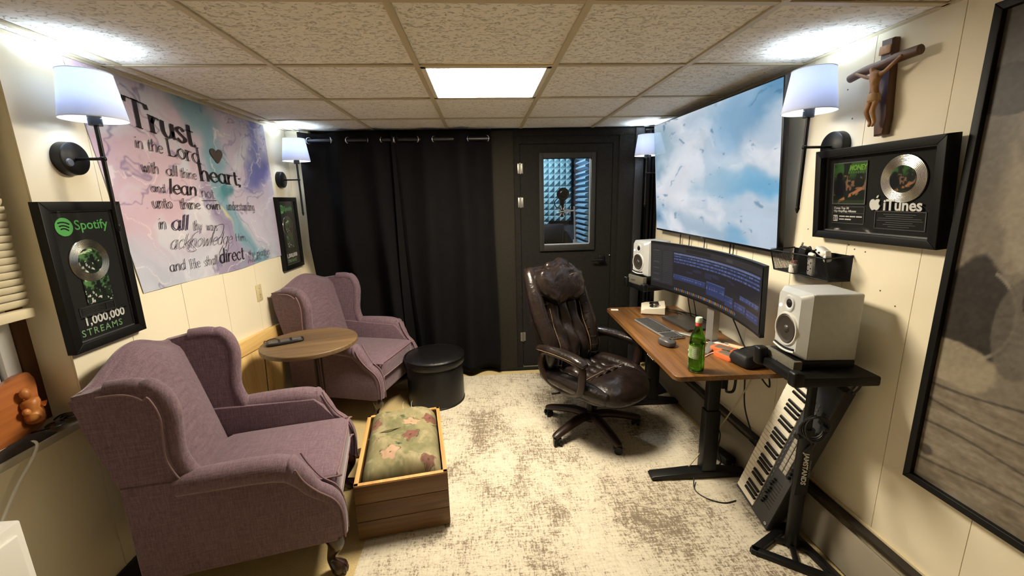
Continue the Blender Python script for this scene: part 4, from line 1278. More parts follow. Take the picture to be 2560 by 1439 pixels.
bm = BM(); box(bm, (0, 0, .128), (.014, .006, .012), .001); obj('stick_tip', bm, M_dark, g)
g = in_basket('black_adapter', 'black plug adapter standing up in the mesh basket', 'adapter', (-.06, -.05, .004), (0, R(12), 0))
bm = BM(); box(bm, (0, 0, .062), (.05, .03, .12), .01, 3); obj('case', bm, M_dark, g)
bm = BM(); cyl(bm, (-.03, 0, .07), (-.022, 0, .135), .004, seg=8); obj('prong', bm, M_chrome, g)
g = in_basket('medicine_bottle', 'small white bottle lying low in the mesh basket', 'bottle', (-.045, -.09, .004), (0, 0, 0))
bm = BM(); lathe(bm, [(0, 0), (.017, 0), (.018, .005), (.018, .035), (.012, .042), (0, .042)], 20); obj('body', bm, M_white, g)
bm = BM(); lathe(bm, [(0, .042), (.013, .042), (.013, .055), (0, .056)], 20); obj('cap', bm, mat('pink_cap', (214, 150, 130), .5, var=.05), g)
# ================================================================== SEATING SIDE
def mat_fabric(name, c, c2):
    m = bpy.data.materials.new(name)
    m.use_nodes = True
    N, L = m.node_tree.nodes, m.node_tree.links
    b = N['Principled BSDF']; b.inputs['Roughness'].default_value = .85; b.inputs['Specular IOR Level'].default_value = .2
    b.inputs['Sheen Weight'].default_value = .35; b.inputs['Sheen Roughness'].default_value = .4
    tc = N.new('ShaderNodeTexCoord')
    fs = []
    for s in ((16, 230, 230), (230, 16, 60), (230, 230, 16)):
        mp = N.new('ShaderNodeMapping'); mp.inputs['Scale'].default_value = s
        L.new(tc.outputs['Object'], mp.inputs['Vector'])
        n = node(N, 'ShaderNodeTexNoise', Scale=1.0, Detail=3.0); L.new(mp.outputs[0], n.inputs['Vector'])
        fs.append(n.outputs['Fac'])
    a = N.new('ShaderNodeMath'); a.operation = 'ADD'; L.new(fs[0], a.inputs[0]); L.new(fs[1], a.inputs[1])
    a2 = N.new('ShaderNodeMath'); a2.operation = 'ADD'; L.new(a.outputs[0], a2.inputs[0]); L.new(fs[2], a2.inputs[1])
    cr = N.new('ShaderNodeValToRGB')
    cr.color_ramp.elements[0].position = .0; cr.color_ramp.elements[0].color = (*s2l(c2), 1)
    cr.color_ramp.elements[1].position = 1.0; cr.color_ramp.elements[1].color = (*s2l(c), 1)
    mr = N.new('ShaderNodeMapRange'); mr.inputs['From Min'].default_value = 1.15; mr.inputs['From Max'].default_value = 1.9
    L.new(a2.outputs[0], mr.inputs['Value']); L.new(mr.outputs[0], cr.inputs['Fac']); L.new(cr.outputs['Color'], b.inputs['Base Color'])
    bp = N.new('ShaderNodeBump'); bp.inputs['Strength'].default_value = .25; bp.inputs['Distance'].default_value = .002
    L.new(a2.outputs[0], bp.inputs['Height']); L.new(bp.outputs['Normal'], b.inputs['Normal'])
    return m
M_mauve = mat_fabric('mauve_upholstery', (124, 102, 111), (93, 74, 84))
M_pipe = mat('mauve_piping', (126, 100, 104), .8, var=.1, vscale=120)
M_leg = mat_wood('dark_carved_leg', (24, 12, 9), (52, 28, 20), axis=2, scale=20, rough=.25, coat=.5)

def wing_chair(loc, rz, label):
    """local frame: +x is the way the chair faces, origin on the floor under the middle of the seat front"""
    t = thing('wing_chair', label, 'armchair', loc, rz, 'pair of mauve wing chairs')
    # seat base
    bm = BM(); box(bm, (-.37, 0, .262), (.70, .60, .135), .02, 3); obj('seat_base', bm, M_mauve, t)
    # cushion with crowned top
    def cw(p):
        k = max(0, 1 - (p.x / .31) ** 2) * max(0, 1 - (p.y / .27) ** 2)
        return (p.x, p.y, p.z + (.022 * k if p.z > 0 else 0))
    bm = BM(); pillow(bm, (-.285, 0, .392), (.58, .52, .135), .22, .16, 56, 20, warp=cw); cu = obj('seat_cushion', bm, M_mauve, t, 180)
    bm = BM()
    for z in (.445, .34):
        x0, x1, y = -.55, .0, .256
        r = .03
        pts = [(x1 - r, -y, z), (x1, -y + r, z), (x1 + .004, 0, z), (x1, y - r, z), (x1 - r, y, z), (x0, y, z)]
        tube(bm, [(x0, -y, z)] + pts, .0045, 6, smooth=4)
    obj('piping', bm, M_pipe, cu)
    # inner back, reclined, serpentine top
    def top(s):
        return .995 + .038 * math.cos(s * PI)
    def back(u, v, off, bulge):
        s = 2 * u - 1
        hw = .25 + .035 * v
        z0, z1 = .33, top(s)
        z = z0 + (z1 - z0) * v
        rec = -.545 - .155 * v - .01 * v * v
        b = bulge * (1 - abs(s) ** 3) * math.sin(PI * min(1, .15 + .8 * v))
        edge = .03 * max(0, (v - .93) / .07) ** 2
        return (rec + off + b - edge * (1 if off > -.05 else -1), s * hw, z)
    bm = BM(); shell(bm, lambda u, v: back(u, v, 0, .03), lambda u, v: back(u, v, -.06, 0), 20, 24); obj('backrest', bm, M_mauve, t, 60)
    # outer back panel
    bm = BM(); shell(bm, lambda u, v: (-.61 - .145 * v, (2 * u - 1) * (.285 + .025 * v), .21 + (top(2 * u - 1) - .225) * v), lambda u, v: (-.645 - .145 * v, (2 * u - 1) * (.285 + .025 * v), .21 + (top(2 * u - 1) - .225) * v), 16, 10); obj('outer_back', bm, M_mauve, t, 60)
    bm = BM(); tube(bm, [(-.755, s / 8 * .30, top(s / 8) - .006) for s in range(-8, 9)], .02, 8, smooth=2); obj('top_roll', bm, M_mauve, t)
    for sg in (-1, 1):
        def Y(a):
            return sg * a
        # arm: side panel plus rolled top that swoops down to the seat front
        bm = BM()
        side = [(-.70, .19), (-.015, .19), (.0, .30), (-.02, .385), (-.07, .44), (-.115, .53), (-.16, .575), (-.70, .60)]
        prism(bm, side, Y(.262), Y(.33), 'y', .008)
        tube(bm, [(-.53, Y(.312), .572), (-.45, Y(.316), .576), (-.27, Y(.318), .575), (-.172, Y(.318), .562), (-.125, Y(.316), .515), (-.085, Y(.31), .45), (-.03, Y(.302), .395), (-.006, Y(.298), .32), (-.006, Y(.298), .205)],
             [.045, .048, .052, .052, .042, .034, .034, .034, .03], 16, smooth=5)
        ball(bm, (-.145, Y(.322), .562), (.026, .05, .05), 14, 10)
        arm = obj('arm', bm, M_mauve, t, 50)
        bm = BM()
        tube(bm, [(-.126, Y(.362), .575), (-.105, Y(.354), .515), (-.066, Y(.34), .452), (-.008, Y(.33), .39), (.016, Y(.326), .32), (.016, Y(.324), .20)], .0042, 6, smooth=5)
        tube(bm, [(-.118, Y(.285), .60), (-.098, Y(.28), .545), (-.055, Y(.278), .47), (.0, Y(.272), .41), (.022, Y(.27), .32), (.022, Y(.27), .20)], .0042, 6, smooth=5)
        obj('piping', bm, M_pipe, arm)
        # wing: padded ear whose front edge flows into the arm
        ear = [(-.465, .575), (-.49, .63), (-.505, .70), (-.498, .79), (-.492, .87), (-.515, .945), (-.575, .985), (-.66, .985), (-.77, .965), (-.765, .85), (-.70, .58)]
        q = smooth_path([(a, 0, b) for a, b in ear[:8]], 4)
        poly = [(p.x, p.z) for p in q] + ear[8:]
        bm = BM()
        A = []
        def wy(x, z, inner):
            fl = .03 * max(0, (z - .58) / .45) * max(0, (x + .80) / .32)
            return Y((.272 if inner else .322) + fl)
        a_ = [bm.verts.new((x, wy(x, z, True), z)) for x, z in poly]
        b_ = [bm.verts.new((x, wy(x, z, False), z)) for x, z in poly]
        bm.faces.new(a_); bm.faces.new(b_)
        for k in range(len(poly)):
            k2 = (k + 1) % len(poly)
            bm.faces.new((a_[k], a_[k2], b_[k2], b_[k]))
        tube(bm, [(p.x - .012, (wy(p.x, p.z, True) + wy(p.x, p.z, False)) / 2, p.z - (.012 if p.z > .97 else 0)) for p in q], .031, 12, smooth=2)
        wg = obj('wing', bm, M_mauve, t, 50)
        bm = BM(); tube(bm, [(p.x - .03, wy(p.x, p.z, False) + Y(.014), p.z - (.024 if p.z > .95 else 0)) for p in q], .004, 6, smooth=2); obj('piping', bm, M_pipe, wg)
        # legs
        bm = BM(); tube(bm, [(-.075, Y(.255), .22), (-.035, Y(.285), .185), (-.03, Y(.29), .15), (-.055, Y(.275), .09), (-.06, Y(.272), .055), (-.035, Y(.287), .025), (-.03, Y(.29), .004)], [.04, .042, .036, .02, .018, .03, .026], 14, smooth=4)
        for k in range(3):
            an = -.7 + .7 * k
            tube(bm, [(-.05, Y(.278), .06), (-.03 + .025 * math.cos(an), Y(.288) + .025 * math.sin(an), .03), (-.03 + .028 * math.cos(an), Y(.29) + .028 * math.sin(an), .004)], [.009, .011, .008], 8, smooth=3)
        obj('leg', bm, M_leg, t)
        bm = BM(); tube(bm, [(-.66, Y(.25), .22), (-.68, Y(.25), .11), (-.73, Y(.255), .001)], [.024, .02, .016], 10, smooth=4); obj('leg', bm, M_leg, t)
    return t
wing_chair((-.71, 1.86, 0), R(12), 'mauve fabric wing armchair nearest the camera beside the wood box')
wing_chair((-.69, 3.10, 0), R(-16), 'mauve fabric wing armchair in the far corner by the curtains')

# ------------------------------------------------------------------ round side table and charger on it
M_tw = mat_wood('grey_oak_top', (84, 64, 42), (118, 94, 64), axis=0, scale=7, rough=.5)
t = thing('side_table', 'round wooden side table on a slim post between the wing chairs', 'table', (-1.13, 2.62, 0), R(15))
bm = BM(); lathe(bm, [(0, .69), (.277, .69), (.285, .694), (.287, .70), (.287, .716), (.284, .721), (0, .722)], 64); obj('table_top', bm, M_tw, t, 30)
bm = BM(); cyl(bm, (.02, 0, .015), (.02, 0, .692), .016); cyl(bm, (.052, 0, .015), (.052, 0, .692), .006); obj('post', bm, mat('dark_brown_post', (46, 26, 22), .4, var=.1), t)
bm = BM(); lathe(bm, [(0, 0), (.17, 0), (.17, .008), (.02, .018), (0, .018)], 40); obj('base', bm, M_dark, t)
t = thing('charging_pad', 'dark three-spot charging tray lying on the round table', 'charger', (-1.275, 2.60, .7225), R(-62))
M_cp = mat('charger_black', (24, 22, 23), .45, var=.1)
bm = BM(); pillow(bm, (0, 0, .009), (.085, .215, .018), .3, .45, 40, 12); obj('tray', bm, M_cp, t, 60)
for k in range(3):
    bm = BM(); box(bm, (0, -.066 + .066 * k, .0175), (.062, .052, .003), .0014); obj('charging_spot', bm, mat('charger_grey', (84, 78, 76), .5, var=.1), t)
bm = BM()
tube(bm, [(-1.33, 2.64, .73), (-1.38, 2.68, .728), (-1.412, 2.645, .724), (-1.422, 2.625, .70), (-1.428, 2.61, .45), (-1.43, 2.60, .2), (-1.43, 2.61, .02)], .0028, 6, smooth=6)
tag(obj('charger_cable', bm, mat('brown_cable', (50, 28, 18), .5, var=.1), None), 'thin dark cable hanging off the edge of the round table', 'cable')

# ------------------------------------------------------------------ wooden headboard leaning on the wall
M_pine = mat_wood('honey_pine', (196, 152, 88), (232, 196, 128), axis=1, scale=5, rough=.45)
t = thing('wooden_headboard', 'honey coloured wooden board leaning against the wall behind the round table', 'board', (-1.50, 2.76, 0), 0, rot=(0, R(-3.4), 0))
bm = BM(); prism(bm, [(-.29, .655), (.33, .62), (.33, .715), (-.29, .755)], -.02, .012, 'x', .006); obj('top_rail', bm, M_pine, t)
bm = BM(); prism(bm, [(-.28, .1), (.10, .1), (.14, .2), (.24, .26), (.27, .34), (.32, .42), (.32, .63), (-.28, .665)], -.012, .002, 'x', .003); obj('panel', bm, mat_wood('honey_panel', (206, 168, 106), (236, 204, 140), axis=2, scale=5), t)
for y in (-.26, .06):
    bm = BM(); box(bm, (-.004, y, .31), (.03, .045, .62), .004); obj('post', bm, M_pine, t)

# ------------------------------------------------------------------ round storage ottoman
M_pleather = mat('black_faux_leather', (18, 17, 18), .34, var=.3, vscale=30, bump=.25, bscale=140)
t = thing('round_ottoman', 'round black faux leather storage ottoman below the curtains', 'ottoman', (-.42, 3.16, RUG))
bm = BM(); lathe(bm, [(0, 0), (.215, 0), (.222, .006), (.222, .30), (.215, .315), (0, .315)], 64); obj('drum', bm, M_pleather, t, 40)
bm = BM(); lathe(bm, [(0, .312), (.222, .312), (.234, .322), (.236, .352), (.230, .372), (.21, .386), (.12, .395), (0, .397)], 64); ld_ = obj('padded_lid', bm, M_pleather, t, 60)
bm = BM(); tube(bm, [(.233 * math.cos(a * PI / 30), .233 * math.sin(a * PI / 30), .375) for a in range(60)], .005, 6, closed=True); obj('piping', bm, M_pleather, ld_)
bm = BM(); tube(bm, [(.222 * math.cos(a * PI / 30), .222 * math.sin(a * PI / 30), .008) for a in range(60)], .005, 6, closed=True); obj('foot_ring', bm, M_dark, t)

# ------------------------------------------------------------------ wood box with floral cushion
M_bx = mat_wood('brown_crate_wood', (78, 52, 26), (112, 79, 43), axis=0, scale=6, rough=.5)
M_bxe = mat_wood('worn_crate_edge', (170, 122, 66), (214, 168, 104), axis=1, scale=6, rough=.55)
t = thing('storage_box', 'open wooden box with plank sides in front of the wing chairs', 'box', (-.475, 2.075, RUG), R(9))
BW, BL, BH, th = .43, .66, .295, .018
for k in range(3):
    z0 = .012 + k * (BH - .012) / 3
    for sy in (-1, 1):
        bm = BM(); box(bm, (0, sy * (BL / 2 - th / 2), z0 + .0465), (BW, th, .0925), .002); obj('plank', bm, M_bx, t, 30)
    for sx in (-1, 1):
        bm = BM(); box(bm, (sx * (BW / 2 - th / 2), 0, z0 + .0465), (th, BL - 2 * th, .0925), .002); obj('plank', bm, mat_wood('brown_crate_wood_long', (78, 52, 26), (112, 79, 43), axis=1, scale=6, rough=.5), t, 30)
bm = BM()
for sx in (-1, 1):
    b2(bm, sx * BW / 2, sx * (BW / 2 - th - .003), -BL / 2, BL / 2, BH - .004, BH + .006, .002)
for sy in (-1, 1):
    b2(bm, -BW / 2, BW / 2, sy * BL / 2, sy * (BL / 2 - th - .003), BH - .004, BH + .006, .002)
obj('top_edge', bm, M_bxe, t, 30)
bm = BM(); box(bm, (0, 0, .014), (BW - .01, BL - .01, .012)); obj('bottom', bm, M_bx, t, 0)
bm = BM(); box(bm, (0, 0, .012), (BW - .03, BL - .03, .022), .002); obj('plinth', bm, M_bx, t, 0)
# cushion: closed shell, print computed over its top
cu = thing('floral_cushion', 'folded floral cushion with pink flowers stuffed into the wood box', 'cushion', (-.475 , 2.075, RUG), R(9))
FL = [(.62, .64, .13, (222, 176, 146)), (.36, .20, .11, (220, 178, 150)), (.88, .70, .11, (142, 92, 82)), (.62, .42, .09, (146, 98, 88)), (.10, .70, .10, (158, 112, 96)), (.48, .76, .06, (92, 108, 80)), (.46, .30, .045, (84, 104, 78)), (.72, .93, .07, (104, 118, 92)), (.28, .88, .05, (108, 122, 96)), (.82, .08, .09, (132, 92, 80)), (.2, .42, .05, (176, 160, 116))]
def FC(u, v):
    wx = fbm(u * 7, v * 9, 91) - .5; wy = fbm(u * 7 + 5, v * 9, 92) - .5
    a, b = u + .10 * wx, v + .08 * wy
    c = np.zeros(u.shape + (3,)) + np.array((168, 158, 118))
    c = lerp3(c, (146, 142, 104), sstep(.45, .6, fbm(u * 5, v * 6, 93)))
    c = lerp3(c, (190, 176, 138), sstep(.55, .65, fbm(u * 9, v * 10, 94)) * .8)
    for x, y, r, col in FL:
        an = np.arctan2((b - y) * 1.5, a - x)
        rr = r * (1 + .16 * np.sin(5 * an + x * 20))
        d = np.hypot(a - x, (b - y) * 1.5)
        c = lerp3(c, col, sstep(rr, rr - .02, d) * .92)
        ln = sstep(.007, .002, np.abs(d - rr)) * (fbm(u * 14, v * 14, 95) > .5)
        c = lerp3(c, (62, 62, 50), ln * .9)
        c = lerp3(c, (84, 60, 48), sstep(.02, .008, d) * .8)
    c = lerp3(c, (60, 52, 38), sstep(.12, .02, v) * .0)
    fr = fbm(u * 30, v * 30, 97, 2)
    return (c + (fr[..., None] - .5) * 22) * .8
CW, CL = .388, .618
def CP(u, v):
    x, y = (2 * u - 1), (2 * v - 1)
    ex = (1 - np.abs(x) ** 8); ey = (1 - np.abs(y) ** 12)
    z = .20 + .145 * np.clip(ex, 0, 1) ** .5 * np.clip(ey, 0, 1) ** .5
    z = z + .014 * np.cos(x * 1.5) - .018 * np.exp(-((y - .02 - .06 * x) / .06) ** 2) * .5 + .008 * np.sin(5 * x + 7 * y) * ex * ey
    return x * CW / 2, y * CL / 2 + .008, z
printed('fabric', CP, 110, 150, FC, mat_print('floral_print', .9, spec=.1), cu)
bm = BM(); box(bm, (0, .008, .115), (CW - .004, CL - .004, .17), .02); obj('filling', bm, mat('cushion_underside', (120, 106, 78), .9, var=.2), cu)
bm = BM()
tube(bm, [(-CW / 2 + .005, .05, .30), (-.1, .03, .352), (.05, .045, .355), (CW / 2 - .01, .075, .32)], .003, 6, smooth=6); obj('seam', bm, mat('olive_seam', (122, 116, 84), .9, var=.1), cu)
for x in (.0, .05):
    bm = BM(); tube(bm, [(x, .29, .335), (x - .004, .305, .355), (x + .004, .308, .375)], .0012, 5, smooth=4); obj('loose_thread', bm, M_white, cu)
# shoe edge by the chair
t = thing('slipper', 'brown sandal lying on the carpet between chair and box', 'shoe', (-.80, 2.46, 0), R(20))
bm = BM(); pillow(bm, (0, 0, .012), (.22, .085, .022), .4, .7); obj('sole', bm, mat('brown_sole', (70, 46, 28), .6, var=.2), t)
bm = BM(); shell(bm, lambda u, v: (.02 + .08 * u, -.042 + .084 * v, .02 + .045 * math.sin(PI * v)), lambda u, v: (.02 + .08 * u, -.039 + .078 * v, .018 + .041 * math.sin(PI * v)), 4, 10); obj('strap', bm, mat('brown_strap', (96, 66, 42), .5, var=.2), t)

# ------------------------------------------------------------------ things on the sill and the white drawer unit
t = thing('carved_plaque', 'orange wood plaque with carved figures standing on the window sill', 'plaque', (-1.615, 1.395, WZ0), 0, rot=(0, R(-8), R(8)))
M_pl = mat_wood('orange_cedar', (150, 84, 40), (182, 112, 58), axis=1, scale=7, rough=.35, coat=.3)
bm = BM()
pq = smooth_path([(-.19, 0, 0), (-.2, 0, .1), (-.185, 0, .19), (-.06, 0, .195), (.06, 0, .205), (.125, 0, .215), (.15, 0, .20), (.15, 0, .16), (.135, 0, .10), (.13, 0, .02), (.0, 0, 0)], 4, True)
prism(bm, [(p.x, max(p.z, 0)) for p in pq], -.028, 0, 'x', .006); obj('board', bm, M_pl, t)
M_plc = mat('carved_cedar_light', (206, 138, 74), .4, col2=(160, 92, 42), vscale=22)
Vv = [(.012, .085, .03), (.016, .08, .07), (.018, .075, .10), (.016, .078, .13), (.016, .10, .10), (.016, .118, .085), (.02, .06, .07), (.02, .055, .045)]
skin('carved_relief', Vv, [(0, 1), (1, 2), (2, 3), (2, 4), (4, 5), (1, 6), (6, 7)], [.03, .028, .022, .024, .016, .014, .018, .016], M_plc, t)
bm = BM(); ball(bm, (.02, .076, .148), (.014, .017, .02), 14, 10); obj('carved_head', bm, M_plc, t)
bm = BM(); ball(bm, (.02, .052, .088), (.011, .013, .013), 12, 8); obj('carved_head', bm, M_plc, t)
t = thing('sunglasses', 'dark sunglasses lying on the window sill', 'glasses', (-1.572, 1.515, WZ0), R(10))
M_sg = mat('sunglass_black', (34, 30, 27), .25, var=.1)
for y in (-.035, .035):
    bm = BM(); lathe(bm, [(0, 0), (.026, .001), (.029, .004), (.024, .008), (0, .010)], 24, (0, y, .018)); obj('lens', bm, M_sg, t)
    bm = BM(); tube(bm, [(0, y * 1.8, .022), (-.05, y * 1.85, .014), (-.06, y * 1.2, .006)], .003, 6, smooth=4); obj('temple', bm, M_sg, t)
bm = BM(); tube(bm, [(0, -.012, .026), (.004, 0, .03), (0, .012, .026)], .003, 6, smooth=4); tube(bm, [(0, -.06, .022), (.0, 0, .02), (0, .06, .022)], .0018, 6); obj('bridge', bm, M_sg, t)
t = thing('grey_cloth', 'crumpled dark grey cloth on the sill beside the plaque', 'cloth', (-1.566, 1.36, WZ0), 0)
def GC(u, v, o):
    z = .004 + (.018 + .02 * float(fbm(np.array(u * 4.0), np.array(v * 6.0), 15))) * math.sin(PI * u) ** .5 * math.sin(PI * v) ** .5
    return ((u - .5) * .04, (v - .5) * .20, z if o else .0005)
bm = BM(); shell(bm, lambda u, v: GC(u, v, 1), lambda u, v: GC(u, v, 0), 12, 24); obj('cloth', bm, mat('charcoal_cloth', (62, 56, 50), .9, var=.3, vscale=40), t, 80)
bm = BM(); tube(bm, [(-1.60, 1.27, .806), (-1.575, 1.33, .822), (-1.55, 1.385, .812), (-1.538, 1.37, .78), (-1.545, 1.30, .70), (-1.545, 1.22, .60), (-1.545, 1.16, .52), (-1.54, 1.12, .45), (-1.538, 1.09, .2), (-1.538, 1.09, .006)], .0045, 8, smooth=6)
tag(obj('white_cable', bm, M_white, None), 'white cable looping over the window sill edge', 'cable')
t = thing('white_drawer_unit', 'white plastic storage unit at the lower left corner', 'cabinet', (-1.425, .79, 0))
bm = BM(); box(bm, (0, 0, .375), (.25, .58, .75), .006); obj('body', bm, M_white, t, 30)
for k in range(3):
    z = .62 - k * .235
    bm = BM(); box(bm, (.128, 0, z), (.012, .54, .20), .008, 3); d_ = obj('drawer', bm, M_white, t)
    bm = BM(); tube(bm, [(.135, -.2, z + .055), (.142, -.19, z + .055), (.142, .19, z + .055), (.135, .2, z + .055)], .007, 8); obj('handle', bm, M_white, d_)
bm = BM(); box(bm, (0, 0, .754), (.21, .53, .012), .005); obj('lid', bm, M_white, t, 30)
# ================================================================== DESK SIDE
DR = R(-2.2)
DTOP = .722
M_dw = mat_wood('walnut_laminate', (80, 50, 22), (134, 92, 46), axis=1, scale=7, rough=.35, coat=.15)
t = thing('standing_desk', 'walnut top standing desk on black T legs along the right wall', 'desk', (1.207, 2.448, 0), DR)
W2, L2 = .279, .657
def rrect(hx, hy, r, n=5):
    out = []
    for cx, cy, a0 in ((hx - r, hy - r, 0), (-hx + r, hy - r, 90), (-hx + r, -hy + r, 180), (hx - r, -hy + r, 270)):
        for k in range(n + 1):
            a = R(a0 + 90 * k / n)
            out.append((cx + r * math.cos(a), cy + r * math.sin(a)))
    return out
bm = BM(); prism(bm, rrect(W2, L2, .035), DTOP - .024, DTOP, 'z', .003); obj('desk_top', bm, M_dw, t, 30)
M_dl = mat('desk_black_steel', (20, 20, 21), .45, metal=.2, var=.15, vscale=10)
for y in (-.43, .43):
    bm = BM(); b2(bm, -.005, .075, y - .03, y + .03, .045, .42, .004); leg = obj('leg_column', bm, M_dl, t, 30)
    bm = BM(); b2(bm, .002, .068, y - .023, y + .023, .42, DTOP - .05, .004); obj('inner_column', bm, M_dl, leg, 30)
    bm = BM(); prism(bm, [(-.29, RUG + .006), (.26, RUG + .006), (.26, .03), (.1, .05), (-.05, .05), (-.28, .035), (-.292, .025)], y - .035, y + .035, 'y', .006); ft = obj('foot', bm, M_dl, t)
    for x in (-.26, .22):
        bm = BM(); cyl(bm, (x, y, RUG), (x, y, RUG + .012), .02, seg=14); obj('foot_pad', bm, M_dark, ft)
    bm = BM(); b2(bm, -.25, .25, y - .025, y + .025, DTOP - .055, DTOP - .0245, .003); obj('top_bracket', bm, M_dl, t, 30)
bm = BM(); b2(bm, .005, .065, -.43, .43, DTOP - .075, DTOP - .03, .004); obj('cross_beam', bm, M_dl, t, 30)
bm = BM(); box(bm, (-.245, -.30, DTOP - .036), (.05, .13, .02), .004); cp = obj('control_panel', bm, M_dl, t, 30)
bm = BM()
for k in range(5):
    box(bm, (-.272, -.34 + k * .02, DTOP - .036), (.003, .009, .006), .001)
obj('buttons', bm, M_ink, cp)['kind'] = 'stuff'
bm = BM(); tube(bm, [(.1, -.52, DTOP - .025), (.1, -.52, DTOP - .12), (.09, -.52, DTOP - .155), (.06, -.52, DTOP - .155), (.055, -.52, DTOP - .14)], .007, 8, smooth=4); obj('headphone_hook', bm, M_dark, t)
bm = BM(); b2(bm, .10, .135, -.40, .35, DTOP - .20, DTOP - .0245, .003); obj('cable_tray', bm, M_dl, t, 30)

def on_desk(name, label, cat, x, y, rz=0.0, z=0.0, group=None):
    return thing(name, label, cat, (x, y, DTOP + .0005 + z), rz, group)

# ------------------------------------------------------------------ curved monitor
t = on_desk('curved_monitor', 'very wide curved monitor with dark audio software on screen', 'monitor', 1.30, 2.262, R(1.5))
MW, MZ0, MZ1, SAG = 1.15, .945 - DTOP, 1.272 - DTOP, .088
def mc(s):
    return -.095 + SAG * (1 - s * s)
M_mb = mat('monitor_black', (14, 14, 15), .4, var=.1)
bm = BM()
def MF(u, v, off, e=0.0):
    s = 2 * u - 1
    return (mc(s) + off + .012 * (1 - v) - .012, s * (MW / 2 - e), MZ0 + e + (MZ1 - MZ0 - 2 * e) * v)
shell(bm, lambda u, v: MF(u, v, 0), lambda u, v: MF(u, v, .022), 40, 2); obj('housing', bm, M_mb, t, 30)
bm = BM(); shell(bm, lambda u, v: MF(.3 + .4 * u, .2 + .6 * v, .022), lambda u, v: MF(.3 + .4 * u, .25 + .5 * v, .06), 10, 2); obj('rear_bulge', bm, M_mb, t, 30)
def MC(u, v):
    c = np.zeros(u.shape + (3,)) + np.array((40, 38, 44))
    def rc(x0, x1, y0, y1, col, k=1.0):
        nonlocal c
        c = lerp3(c, col, ((u > x0) & (u < x1) & (v > y0) & (v < y1)) * k)
    rc(0, 1, .965, 1, (22, 26, 34)); rc(0, 1, .87, .965, (58, 56, 60)); rc(.3, .52, .885, .95, (34, 34, 40)); rc(.66, .72, .89, .94, (84, 82, 88))
    rc(0, .19, .1, .87, (54, 53, 58)); rc(0, 1, 0, .1, (28, 27, 34))
    rs = np.random.RandomState(3)
    for k in range(16):
        y = .14 + k * .045
        rc(.01, .085, y, y + .015, (82, 80, 84), .5); rc(.1, .18, y + .008, y + .03, (74, 72, 82), .6)
        if k % 3 == 0: rc(.02, .07, y + .02, y + .028, (126, 126, 130), .7)
    for k, y in enumerate((.80, .75, .69, .63)):
        rc(.195, .985, y, y + .038, (62, 74, 128) if k else (112, 124, 172))
        for j in range(70):
            x = .2 + j * .0112
            h = .016 * rs.rand()
            rc(x, x + .006, y + .019 - h, y + .019 + h, (150, 162, 206), .8)
    rc(.195, .985, .40, .62, (36, 34, 48))
    for k in range(8):
        x = .22 + rs.rand() * .5; rc(x, x + .03 + .05 * rs.rand(), .46 + .1 * rs.rand(), .5 + .1 * rs.rand(), (56, 58, 92), .7)
    for (x0, x1, y0, y1) in ((.195, .48, .27, .38), (.49, .66, .17, .42), (.66, .74, .12, .30), (.75, .86, .13, .26), (.87, .985, .11, .24), (.80, .985, .33, .40)):
        rc(x0, x1, y0, y1, (54, 68, 122))
        for j in range(int((x1 - x0) / .012)):
            x = x0 + j * .012
            h = .02 * rs.rand()
            ym = (y0 + y1) / 2
            rc(x, x + .007, ym - h, ym + h, (128, 142, 196), .8); rc(x, x + .007, ym + .04 - h * .6, ym + .04 + h * .6, (110, 122, 176), .6)
        rc(x0, x1, y1 - .012, y1, (92, 108, 160))
    cols = ((90, 150, 220), (200, 200, 205), (220, 120, 90), (110, 190, 120), (170, 120, 200), (225, 190, 90), (200, 90, 100), (130, 136, 148))
    for k in range(34):
        x = .2 + k * .0168
        rc(x, x + .0115, .035, .085, cols[(k * 5 + k // 3) % 8], .75)
    return c
printed('screen', lambda u, v: tuple(np.stack([mc(2 * (1 - u) - 1) - .001 + .012 * (v * .95 + .025) * 0 + .012 * (1 - v) - .012, (2 * (1 - u) - 1) * (MW / 2 - .008), MZ0 + .014 + (MZ1 - MZ0 - .022) * v], 0)), 300, 110, MC, mat_print('monitor_screen', .25, emit=.52, spec=.5), t)
M_base = mat('grey_monitor_stand', (150, 148, 142), .35, metal=.5, var=.08)
bm = BM(); prism(bm, [(.02, -.035), (.02, .035), (.06, .03), (.06, -.03)], .012, .42, 'z', .003); obj('neck', bm, M_base, t, 30)
for s in (-1, 1):
    bm = BM(); prism(bm, [(.07, s * .0), (.07, s * .05), (-.10, s * .20), (-.115, s * .185), (-.0, s * .03)], 0, .012, 'z', .003); obj('foot', bm, M_base, t, 30)

# ------------------------------------------------------------------ small things on the desk
t = on_desk('audio_interface', 'cream desktop audio interface with a big knob at the far end', 'audio interface', 1.27, 2.965, R(-22))
M_if = mat('cream_metal', (214, 206, 186), .4, var=.05)
t.scale = (1.3, 1.3, 1.2)
bm = BM(); prism(bm, [(-.065, .003), (.065, .003), (.065, .05), (-.045, .034), (-.065, .028)], -.085, .085, 'y', .004); obj('case', bm, M_if, t, 30)
bm = BM(); box(bm, (.005, .035, .0445), (.05, .05, .002), .0008, rot=(0, -.145, 0)); obj('display', bm, M_dark, t, 20)
bm = BM(); lathe(bm, [(0, .018), (.02, .018), (.022, .014), (.023, 0), (0, 0)], 28, (.012, -.035, .0425)); obj('knob', bm, M_chrome, t)
bm = BM(); lathe(bm, [(0, .004), (.03, .004), (.031, 0), (0, 0)], 28, (.012, -.035, .041)); obj('knob_ring', bm, M_dark, t)
for x in (-.05, .05):
    for y in (-.06, .06):
        bm = BM(); cyl(bm, (x, y, 0), (x, y, .004), .008, seg=10); obj('rubber_foot', bm, M_dark, t)

